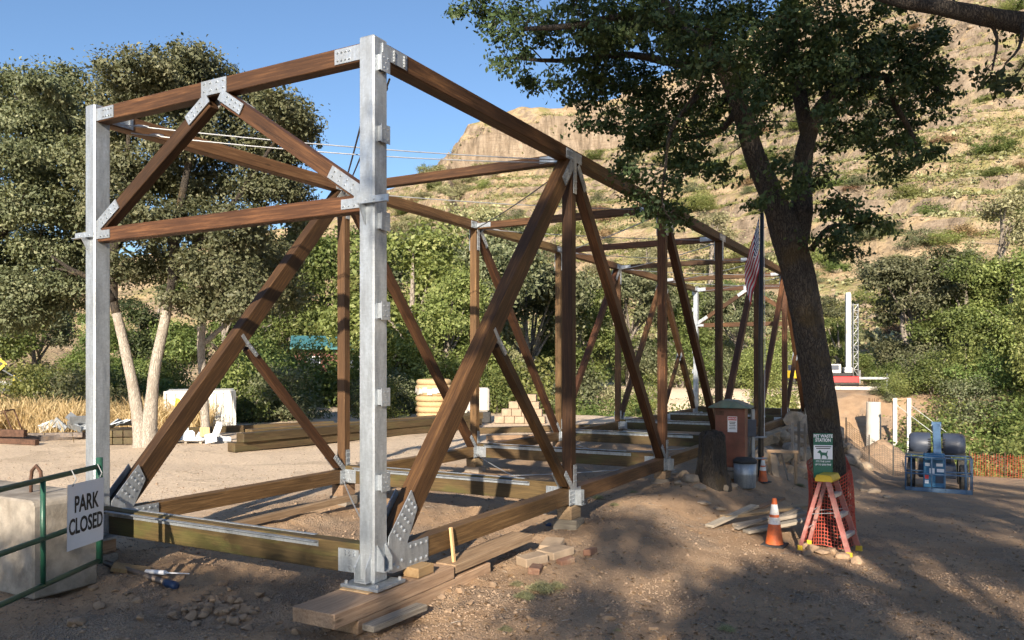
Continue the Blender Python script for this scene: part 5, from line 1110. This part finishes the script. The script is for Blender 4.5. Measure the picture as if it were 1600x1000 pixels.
beam('lower_boom', (0, .35, 1.15), (0, 1.25, 1.88), .24, .26, M['liftboom'], bl_, bev=.02); beam('upper_boom', (0, 1.2, 1.92), (0, -1.0, .98), .26, .30, M['liftboom'], bl_, bev=.02); beam('jib', (0, -.9, 1.02), (0, -1.45, .55), .16, .18, M['liftboom'], bl_, bev=.015)
MB().tube([(-.16, 1.2, 1.92), (.16, 1.2, 1.92)], .17, 14).build('boom_knuckle', M['liftboom'], bl_); MB().tube([(.16, .5, 1.25), (.19, -.4, 1.20)], .03, 6).build('hose', M['rubber'], bl_)
bk = MB().box((0, -1.9, .19), (2.0, .80, .05)).build('basket_floor', M['liftboom'], bl_); MB().box((0, -2.31, .25), (2.0, .012, .12)).build('toe_board', M['liftboom'], bk)
m = MB()
for z in (.72, 1.22):
    m.tube([(-.99, -1.5, z), (-.99, -2.3, z), (.99, -2.3, z), (.99, -1.5, z)], .022, 8); m.tube([(-.99, -1.5, z), (.99, -1.5, z)], .022, 8)
for x in (-.99, -.82, -.2, .2, .82, .99):
    for y in (-1.5, -2.3): m.tube([(x, y, .2), (x, y, 1.22)], .020, 8)
m.build('guard_rails', M['liftboom'], bl_, smooth=True)
MB().box((-.12, -1.45, .75), (.66, .16, 1.05)).build('support_panel', M['liftblue'], bl_, bevel=.02); MB().box((-.12, -1.66, 1.16), (.60, .26, .14)).build('control_box', M['liftblue'], bl_, bevel=.02)
for (x, z, w_, h, mt) in ((-.32, .93, .14, .09, 'signwhite'), (.05, .93, .2, .09, 'signwhite'), (-.18, .74, .16, .16, 'signwhite'), (.08, .76, .22, .1, 'signwhite'), (-.34, .55, .12, .12, 'red'), (-.34, .40, .12, .1, 'signwhite'), (.05, .48, .24, .22, 'liftbody')): MB().box((x, -1.533, z), (w_, .004, h)).build('decal', M[mt], bl_)

# ------------------------------------------------------------------ far bank: abutment, pier, steel frame, drill rig
def Wf(px, d, z=None): x = (px - 800) / F * d; return Vector((x, d, zgs(x, d) if z is None else z))
zr = HC - (603 - HOR) / F * 76
ab = empty('abutment_wall', Wf(1345, 74, zr - 2.0), -TH * .4, 'pale concrete block abutment wall below the drill rig', 'wall')
for i in range(6):
    for j in range(3): MB().box((-3.75 + i * 1.5 + (.375 if j % 2 else -.375) * .9, 0, .34 + j * .67), (1.485, .7, .655)).build('concrete_panel', M['concrete_pale'], ab, bevel=.02)
p = Wf(1365, 62); pr = empty('concrete_pier', Wf(1365, 62, p.z - .3), 0, 'round pale concrete pier standing in the creek bed', 'pier'); hp_ = HC - (628 - HOR) / F * 62 - pr.location.z
MB().lathe([(0, .56), (hp_ - .03, .52), (hp_, .50), (hp_ + .005, .02)], n=24).build('shaft', M['concrete_pale'], pr, smooth=False)
m = MB()
for k_ in range(6): m.tube([(.35 * math.cos(k_), .35 * math.sin(k_), hp_), (.35 * math.cos(k_), .35 * math.sin(k_), hp_ + .3)], .025, 5)
m.build('rebar', M['rust'], pr)
p = Wf(1409, 58); sf = empty('steel_goalpost', p, R(-12), 'white steel goalpost with guy cables in the creek bed', 'steel goalpost'); hz = HC - (622 - HOR) / F * 58 - p.z
for x in (-.47, .47): MB().box((x, 0, hz / 2), (.26, .26, hz)).build('column', M['rigwhite'], sf, bevel=.01)
beam('cross_beam', (-.68, 0, hz - .12), (.56, 0, hz - .02), .2, .12, M['oldplank'], sf)
for x in (-.47, .47): MB().tube([(x, 0, hz - .4), (x + 2.6, -1.2, hz - 2.7)], .02, 5).build('guy_cable', M['galvrod'], sf)
rg = empty('drill_rig', Wf(1318, 76, zr), R(-10), 'white and red drill rig with tall mast on the far bank', 'drill rig')
MB().box((-.3, 0, .55), (3.0, 1.8, .75)).build('red_deck', M['rigred'], rg, bevel=.05); MB().box((-.4, 0, .22), (3.2, 2.0, .3)).build('track', M['tyre'], rg, bevel=.1)
MB().box((-.5, 0, 1.08), (2.2, 1.5, .30)).build('engine_deck', M['rubber'], rg, bevel=.04); cbm = MB().box((-.9, 0, 1.65), (1.1, 1.3, .85)).build('cab', M['rigwhite'], rg, bevel=.06); MB().box((-.9, -.66, 1.75), (.7, .02, .45)).build('cab_window', M['liftbody'], cbm)
MB().box((.35, 0, 1.5), (.7, 1.0, .5)).build('winch_housing', M['rigwhite'], rg, bevel=.05)
zm = HC - (460 - HOR) / F * 76 - zr
MB().box((.42, 0, zm / 2 + .6), (.46, .5, zm - 1.2)).build('mast', M['rigwhite'], rg, bevel=.04); MB().box((.36, 0, zm * .80), (.30, .35, zm * .38)).build('mast_top', M['rigwhite'], rg, bevel=.03); MB().tube([(.2, 0, zm), (.6, 0, zm)], .18, 10).build('crown_sheave', M['rigwhite'], rg)
m = MB(); lx = 1.05; hl = zm - .9
for dx in (-.22, .22):
    for dy in (-.22, .22): m.tube([(lx + dx, dy, .9), (lx + dx, dy, hl)], .04, 5)
for k_ in range(12):
    z0 = 1.0 + (hl - 1.1) * k_ / 12; z1 = 1.0 + (hl - 1.1) * (k_ + 1) / 12; s = 1 if k_ % 2 else -1; m.tube([(lx - .22 * s, -.22, z0), (lx + .22 * s, -.22, z1)], .025, 4); m.tube([(lx - .22, -.22, z1), (lx + .22, -.22, z1)], .025, 4)
m.build('lattice_mast', M['strap'], rg)
MB().box((2.2, -.3, .75), (3.4, .25, .22)).build('outrigger_beam', M['strap'], rg); MB().tube([(1.4, -.3, .2), (1.4, -.3, 1.5)], .05, 6).build('outrigger_leg', M['strap'], rg); MB().tube([(3.8, -.3, 0), (3.8, -.3, 1.2)], .06, 6).build('outrigger_leg', M['strap'], rg)
ex = empty('excavator', Wf(1240, 72, zr + .2), R(20), 'yellow excavator half hidden behind the far camera-side upright', 'excavator'); ex.scale = (.55, .55, .6)
MB().box((0, 0, 1.6), (2.4, 2.2, 1.2)).build('house', M['yellow'], ex, bevel=.1); MB().box((-.7, -.5, 2.5), (.9, 1.0, 1.0)).build('cab', M['liftbody'], ex, bevel=.06); beam('boom', (.5, -.6, 1.8), (1.8, -1.6, 3.9), .35, .45, M['yellow'], ex); beam('stick', (1.8, -1.6, 3.9), (2.6, -2.2, 2.0), .28, .35, M['yellow'], ex)
for s in (-1, 1): MB().box((s * .95, 0, .55), (.55, 3.0, .9)).build('track', M['tyre'], ex, bevel=.2)
# dirt mound and mesh fence along the bank edge
dm = GP(1378, 33); vs = []; n = 36; m = MB(); rr2 = random.Random(2)
for j in range(14):
    for i in range(n):
        a = i / n * 6.283; q = j / 13; vs.append((q * 2.1 * math.cos(a) * (1 + .1 * math.sin(3 * a)), q * 1.6 * math.sin(a), 1.5 * (1 - q ** 1.3) + rr2.uniform(-.05, .05) - .15))
m.add(vs, [(j * n + i, j * n + (i + 1) % n, (j + 1) * n + (i + 1) % n, (j + 1) * n + i) for j in range(13) for i in range(n)][::1]); o = m.build('dirt_mound', M['dirtrock'], smooth=True); o.location = dm; tag(o, 'mound of brown dirt behind the mesh fence past the oak', 'dirt mound')
def mesh_fence(name, x0, x1, d0, d1, h, mat, step, label, posts, pm_='blackmesh'):
    a = GP(x0, d0); b = GP(x1, d1); t = empty(name, a, 0, label, 'fence'); mb = MB(); L = (b - a).length; n = int(L / step)
    P = lambda s, z: Vector((a.x + (b.x - a.x) * s, a.y + (b.y - a.y) * s, zgs(a.x + (b.x - a.x) * s, a.y + (b.y - a.y) * s) + z + .04 * math.sin(s * 40))) - a
    for i in range(n + 1): mb.add([P(i / n, 0) + Vector((-.006, 0, 0)), P(i / n, 0) + Vector((.006, 0, 0)), P(i / n, h) + Vector((.006, 0, 0)), P(i / n, h) + Vector((-.006, 0, 0))], [(0, 1, 2, 3)])
    for k_ in range(int(h / step) + 1): mb.tube([P(s / 20, k_ * step) for s in range(21)], .006, 3, cap=False)
    mb.build('mesh_netting', M[mat], t)
    for s in posts: MB().tube([P(s, -.1), P(s, h + .12)], .022, 6).build('fence_post', M[pm_], t)
mesh_fence('mesh_fence', 1322, 1440, 29.5, 30.3, 1.0, 'blackmesh', .075, 'dark mesh fence along the bank edge past the oak', (0, .3, .62, .95))
mesh_fence('orange_fence', 1515, 1640, 30.0, 29.0, .85, 'orangemesh', .085, 'orange plastic mesh fence along the bank past the boom lift', (0, .45, .9), 'rust')

# ------------------------------------------------------------------ the yard beyond the truss
c0 = Wf(313, 30); ct = empty('storage_container', Vector((c0.x, c0.y, c0.z)), R(20), 'white metal storage container with locking bars behind the slim oak', 'container')
cw, ch, cdp = 104 / F * 30, HC - (611 - HOR) / F * 30 - c0.z, 3.2
MB().box((0, cdp / 2, ch / 2), (cw - .06, cdp, ch - .02)).build('body', M['contwhite'], ct)
for i in range(7): MB().box((-cw / 2 + .09 + (cw - .18) * (i + .5) / 7, -.02, ch / 2), ((cw - .18) / 7 - .05, .035, ch - .16)).build('door_panel', M['contwhite'], ct, bevel=.012)
for x in (-cw / 2 + .03, cw / 2 - .03): MB().box((x, -.01, ch / 2), (.09, .09, ch)).build('corner_post', M['contwhite'], ct)
MB().box((0, -.01, ch - .04), (cw - .15, .085, .09)).build('top_rail', M['contwhite'], ct)
for x in (-.38, -.08, .12, .55): MB().tube([(x, -.07, .1), (x, -.07, ch - .1)], .018, 6).build('lock_bar', M['contwhite'], ct); MB().box((x + .06, -.085, .45), (.16, .03, .05)).build('lock_handle', M['strap'], ct)
MB().box((.18, -.06, 1.05), (.12, .03, .07)).build('lock_box', M['rubber'], ct); MB().box((-.18, -.045, .30), (.13, .006, .16)).build('id_plate', M['strap'], ct)
MB().prism([(-.12, 0), (-.05, .0), (-.03, .16), (.02, .02), (.10, .02), (.07, .30), (0, .34), (-.06, .34)], (-.78, -.042, .82), (1, 0, 0), (0, 0, 1), .004).build('orange_emblem', M['roadyellow'], ct)
def ybeam(a, b, w_, h, lab, mat='lumber', grp=None):
    A = GP(a[0], a[1]); B = GP(b[0], b[1]); A.z = max(A.z, B.z) + a[2]; B.z = A.z; return tag(beam('timber_beam', A, B, w_, h, M[mat], None, bev=.012), lab, 'timber', grp)
LS = 'long timbers stacked in the yard'
for k_, (dx, dz, nm) in enumerate(((0, .14, 'lower front'), (0, .40, 'upper front'))):
    ybeam((361 + 14 * k_, 21.9 + .1 * k_, dz), (742, 30.3, 0), .34, .25, f'{nm} long timber of the stack crossing the yard behind the truss', 'lumber', LS)
ybeam((382, 23.2, .14), (748, 31.6, 0), .34, .25, 'lower rear long timber of the yard stack', 'lumber', LS); ybeam((388, 23.4, .40), (750, 31.7, 0), .34, .25, 'upper rear long timber of the yard stack', 'lumber', LS)
ybeam((268, 27.0, .12), (520, 30.5, 0), .30, .24, 'timber lying in front of the white container', 'lumber', LS)
ybeam((735, 27.5, .12), (1010, 30, 0), .30, .2, 'dark timber on the ground behind the second yard-side upright', 'lumber', LS)
ybeam((760, 25.2, .10), (880, 25.6, 0), .22, .16, 'short pale timber on the ground near the brick block stack', 'oldplank', LS)
# galvanized plates leaning in front of the container
PL = [(281, 24.9, .42, .50, .1, 'galvanized gusset plate with a shoulder cut standing in front of the container'), (297, 24.7, .30, .34, -.1, 'small square galvanized plate with printed mark in front of the container'), (309, 24.6, .26, .28, .5, 'tilted small galvanized plate at the slim oak foot'), (333, 24.7, .22, .62, .25, 'tall narrow galvanized plate leaning by the slim oak'), (342, 24.6, .42, .18, .7, 'slanted galvanized strip plate by the slim oak'), (330, 24.2, .36, .28, -.2, 'galvanized plate lying low in front of the slim oak'), (350, 24.6, .44, .15, 0, 'flat galvanized plates stacked right of the slim oak')]
for (px, d, w_, h, rt, lab) in PL:
    q = GP(px, d); o = MB().prism([(-w_ / 2, 0), (w_ / 2, 0), (w_ / 2, h * .8), (w_ * .3, h), (-w_ / 2, h)], (0, 0, 0), (1, 0, 0), (0, .25, .97), -.02)
    for bx in (-.25, .25):
        for bz in (.3, .7): o.bolt((bx * w_, bz * h * .25 - .02, bz * h * .97), (0, -1, .2), .02, .012)
    o = o.build('gusset_plate', M['galv'] if px % 2 else M['strap']); o.location = q + Vector((0, 0, .06)); o.rotation_euler = (0, rt, random.uniform(-.3, .3)); tag(o, lab, 'steel plate')
o = MB().box((0, 0, 0), (.30, .03, .28)).build('plywood_tag', M['freshwood']); o.location = GP(320, 24.6) + Vector((0, 0, .35)); tag(o, 'orange-tan plywood square leaning on the slim oak foot', 'plywood')
pal = empty('wood_pallet', GP(297, 24.95), R(3), 'low wooden pallet under the galvanized plates', 'pallet')
for x in (-.45, 0, .45): beam('pallet_runner', (x, -.4, .03), (x, .4, .03), .08, .06, M['greywood'], pal)
for y in (-.35, -.1, .15, .38): beam('pallet_board', (-.55, y, .075), (.55, y, .075), .12, .02, M['greywood'], pal)
# crated timber beside twin trunks
q = GP(190, 24.6); cr = empty('timber_bundle', q, R(8), 'banded bundle of short timbers beside the twin pale trunks', 'timber bundle')
for i in range(4):
    for j in range(2): beam('bundle_timber', (-.55 + i * .30, -.5, .13 + j * .22), (-.55 + i * .30, .8, .13 + j * .22), .28, .2, M['lumber'], cr)
for i in range(5):
    o = MB().box((0, 0, 0), (.5, .03, .22)).build('steel_offcut', M['galv']); o.location = GP(178 + i * 9, 24.9) + Vector((0, 0, .56 + .04 * (i % 2))); o.rotation_euler = (1.2, .3 * (i - 2), .5 * i); tag(o, 'galvanized offcut plate piled on the timber bundle', 'steel plate', 'offcuts on the bundle')
# steel pile
SP = [((-40, 24.6), (58, 24.0), .10, 'rusty steel channel at the near end of the steel pile'), ((-30, 25.0), (130, 25.6), .16, 'long dark beam in the steel pile by the dry grass'), ((60, 25.2), (150, 25.9), .10, 'dark steel bar continuing the pile toward the near portal'), ((-40, 24.9), (40, 24.5), .30, 'rust-brown timber lying on top of the steel pile'), ((30, 24.8), (165, 26.2), .06, 'thin dark steel tube lying along the steel pile')]
for i, (a, b, z, lab) in enumerate(SP):
    A, B = GP(*a), GP(*b); A.z += z; B.z += z; tag(beam('steel_bar', A, B, .16 if i != 4 else .07, .16 if i != 3 else .22, M['rust'] if i in (0, 3) else M['pipe'], None), lab, 'steel bar')
q = GP(102, 26.2); gh = empty('steel_bracket_heap', q, 0, 'heap of galvanized brackets on the steel pile by the dry grass', 'steel brackets')
for i in range(9):
    o = MB().box((0, 0, 0), (.5, .05, .26)).build('bracket', M['galv'], gh); o.location = (random.uniform(-.9, .9), random.uniform(-.3, .3), .32 + random.uniform(0, .35)); o.rotation_euler = (random.uniform(-1, 1), random.uniform(-1, 1), random.uniform(-1, 1))
q = GP(6, 25.5); rk = empty('bent_steel_rack', q, R(10), 'bent rusty tubular rack standing on the steel pile', 'steel rack')
for s in (-.35, .35): MB().tube([(-.55, s, .2), (-.3, s, .8), (.15, s, .95), (.42, s, .22)], .025, 6).build('hoop', M['rust'], rk)
for z, x in ((.8, -.3), (.95, .15), (.55, -.42)): MB().tube([(x, -.35, z), (x, .35, z)], .02, 6).build('tie_bar', M['rust'], rk)
# straw rolls
q = GP(678, 36); st = empty('straw_roll_stack', q, 0, 'tall stack of coiled straw wattles partly wrapped in plastic', 'straw rolls')
for j in range(7):
    m = MB(); rad = .66 + (.05 if j % 2 else 0); zz = .14 + j * .245; m.tube([(rad * math.cos(a / 20 * 6.2832), rad * math.sin(a / 20 * 6.2832), zz) for a in range(21)], .135, 8, cap=False); m.tube([(rad * .55 * math.cos(a / 14 * 6.2832), rad * .55 * math.sin(a / 14 * 6.2832), zz) for a in range(15)], .135, 8, cap=False); m.build('straw_coil', M['straw'], st, smooth=True)
m = MB()
for i in range(24):
    a0 = i / 24 * 6.283; m.add([(.83 * math.cos(a0 + k_ * .262) * (1 + .03 * ((i + j) % 2)), .83 * math.sin(a0 + k_ * .262) * (1 + .03 * ((i + j) % 2)), (1.1, 1.36)[j] + .05 * math.sin(i * 2.1)) for j in (0, 1) for k_ in (0, 1)], [(0, 1, 3, 2)])
m.build('plastic_wrap', M['wrap'], st)
q = GP(712, 35.2); s2 = empty('straw_roll_pile', q, 0, 'smaller wrapped pile of straw wattles beside the tall roll stack', 'straw rolls')
for j in range(2): MB().tube([(.42 * math.cos(a / 16 * 6.283), .42 * math.sin(a / 16 * 6.283), .85 + j * .24) for a in range(17)], .15, 8, cap=False).build('straw_coil', M['straw'], s2, smooth=True)
MB().box((0, 0, .38), (1.1, .9, .72)).build('wrapped_bale', M['wrap'], s2, bevel=.06)
q = GP(748, 33.5); wt = empty('water_tank', q, 0, 'white plastic tank on a dark base behind the second yard-side upright', 'tank'); MB().box((0, 0, .95), (.9, .9, 1.0)).build('tank_body', M['wrap'], wt, bevel=.08); MB().box((0, 0, .22), (1.0, 1.0, .44)).build('tank_base', M['rubber'], wt, bevel=.03)
q = GP(815, 33); bs_ = empty('block_stack', q, R(-8), 'stepped stack of brown concrete blocks at the thicket edge', 'block stack')
for j in range(4):
    for i in range(5 - j): MB().box((-.9 + i * .42 + j * .30, 0, .16 + j * .30), (.40, .5, .285)).build('block', M['paver'], bs_, bevel=.012)
# road, guardrail, signs, fence, house
def strip_sheet(name, pts, wd, mat, label, cat, dz):
    vs = []
    for i, p in enumerate(pts):
        a, b = Vector(pts[max(i - 1, 0)]), Vector(pts[min(i + 1, len(pts) - 1)]); d = (b - a).normalized(); q = Vector((-d.y, d.x)) * wd / 2
        for s in (-1, -.33, .33, 1): x, y = p[0] + q.x * s, p[1] + q.y * s; vs.append((x, y, max(zgs(p[0], p[1]), zgs(x, y)) + dz))
    fs = [(i * 4 + k_, i * 4 + k_ + 1, i * 4 + k_ + 5, i * 4 + k_ + 4) for i in range(len(pts) - 1) for k_ in range(3)]
    o = MB().add(vs, [f[::-1] for f in fs]).build(name, mat, smooth=True); return tag(o, label, cat, kind='structure')
road = [(-120 + 6 * i, 56 + 16 * math.sin(max(0, i - 6) * .05)) for i in range(19)]
strip_sheet('road', road, 7, M['asphalt'], 'grey asphalt road crossing behind the yard trees', 'road', .45)
rl = empty('guardrail', (road[8][0], road[8][1] - 4, zgs(road[8][0], road[8][1] - 4)), 0, 'grey steel guardrail along the road beyond the dry grass', 'guardrail')
for i in range(5, 14):
    x, y = road[i][0] - rl.location.x, road[i][1] - 4.0 - rl.location.y; zz = zgs(road[i][0], road[i][1] - 4) - rl.location.z + .45; MB().box((x, y, zz + .3), (.16, .16, .8)).build('guard_post', M['greywood'], rl)
    x2, y2 = road[i + 1][0] - rl.location.x, road[i + 1][1] - 4.0 - rl.location.y; beam('rail', (x, y - .12, zz + .55), (x2, y2 - .12, zz + .55), .08, .32, M['strap'], rl)
def road_sign(px, d, zc, size, diamond, label):
    x = (px - 800) / F * d; g = zgs(x, d); t = empty('road_sign', (x, d, g), R(18), label, 'road sign'); MB().box((0, .03, (zc - g) / 2), (.07, .05, zc - g + .1)).build('sign_post', M['galv'], t)
    h = size / 2
    if diamond:
        MB().prism([(0, -h * 1.41), (h * 1.41, 0), (0, h * 1.41), (-h * 1.41, 0)], (0, 0, zc - g), (1, 0, 0), (0, 0, 1), .01).build('sign_face', M['roadyellow'], t); MB().prism([(-.30, -.03), (.18, -.03), (.18, -.13), (.36, .02), (.18, .17), (.18, .07), (-.30, .07)], (0, -.012, zc - g), (1, 0, 0), (0, 0, 1), .002).build('arrow', M['black'], t)
    else:
        MB().box((0, 0, zc - g), (.36, .01, 1.0)).build('sign_face', M['roadyellow'], t)
        for k_ in range(4): MB().prism([(-.18, -.42 + k_ * .24), (.18, -.30 + k_ * .24), (.18, -.18 + k_ * .24), (-.18, -.30 + k_ * .24)], (0, -.007, zc - g), (1, 0, 0), (0, 0, 1), .002).build('stripe', M['black'], t)
road_sign(-6, 44, HC - (569 - HOR) / F * 44, .75, True, 'yellow diamond road sign at the frame edge above the guardrail'); road_sign(25, 47, HC - (600 - HOR) / F * 47, .6, False, 'yellow and black striped hazard marker beside the guardrail')
def chain_fence():
    pts = [W3(-30, 624, 36), W3(18, 621, 37), W3(48, 620, 38), W3(72, 618, 39)]; t = empty('chain_link_fence', pts[0], 0, 'sagging chain-link fence in the dry grass', 'fence')
    for a in pts: g = zgs(a.x, a.y); MB().tube([Vector((a.x - .2, a.y, g)) - pts[0], a - pts[0]], .03, 6).build('fence_post', M['strap'], t)
    MB().tube([a - pts[0] for a in pts], .022, 6).build('top_rail', M['strap'], t); mb = MB()
    for i in range(3):
        a, b = pts[i], pts[i + 1]; L = int((b - a).length / .13)
        for k_ in range(L):
            p_, q_ = a.lerp(b, k_ / L), a.lerp(b, (k_ + 1) / L); gz = zgs(p_.x, p_.y)
            for s, e in ((p_, q_), (q_, p_)): mb.tube([s - pts[0], Vector((e.x, e.y, gz)) - pts[0]], .005, 3, cap=False)
    mb.build('wire_mesh', M['galvrod'], t)
    MB().tube([W3(4, 578, 38) - pts[0], W3(72, 618, 39) - pts[0]], .03, 6).build('brace_pipe', M['galvrod'], t)
chain_fence()
hs = Wf(522, 56); h_ = empty('house', hs, R(14), 'small red-brown house with teal metal roof among the trees', 'house'); zr_ = HC - (545 - HOR) / F * 56 - hs.z
MB().box((0, 0, zr_ / 2 - .4), (5.2, 5, zr_ + .8)).build('wall', M['redwall'], h_)
rf_ = MB(); rf_.prism([(-3.0, 0), (3.0, 0), (3.0, .12), (0, 1.0), (-3.0, .12)], (-2.9, 0, zr_ - .1), (0, 1, 0), (0, 0, 1), 5.8); rf_.build('roof', M['tealroof'], h_)
for x in (-1.4, 1.3): wn = MB().box((x, -2.52, zr_ - 1.0), (.9, .06, .9)).build('window', M['signwhite'], h_); MB().box((x, -2.56, zr_ - 1.0), (.72, .03, .72)).build('pane', M['liftbody'], wn)
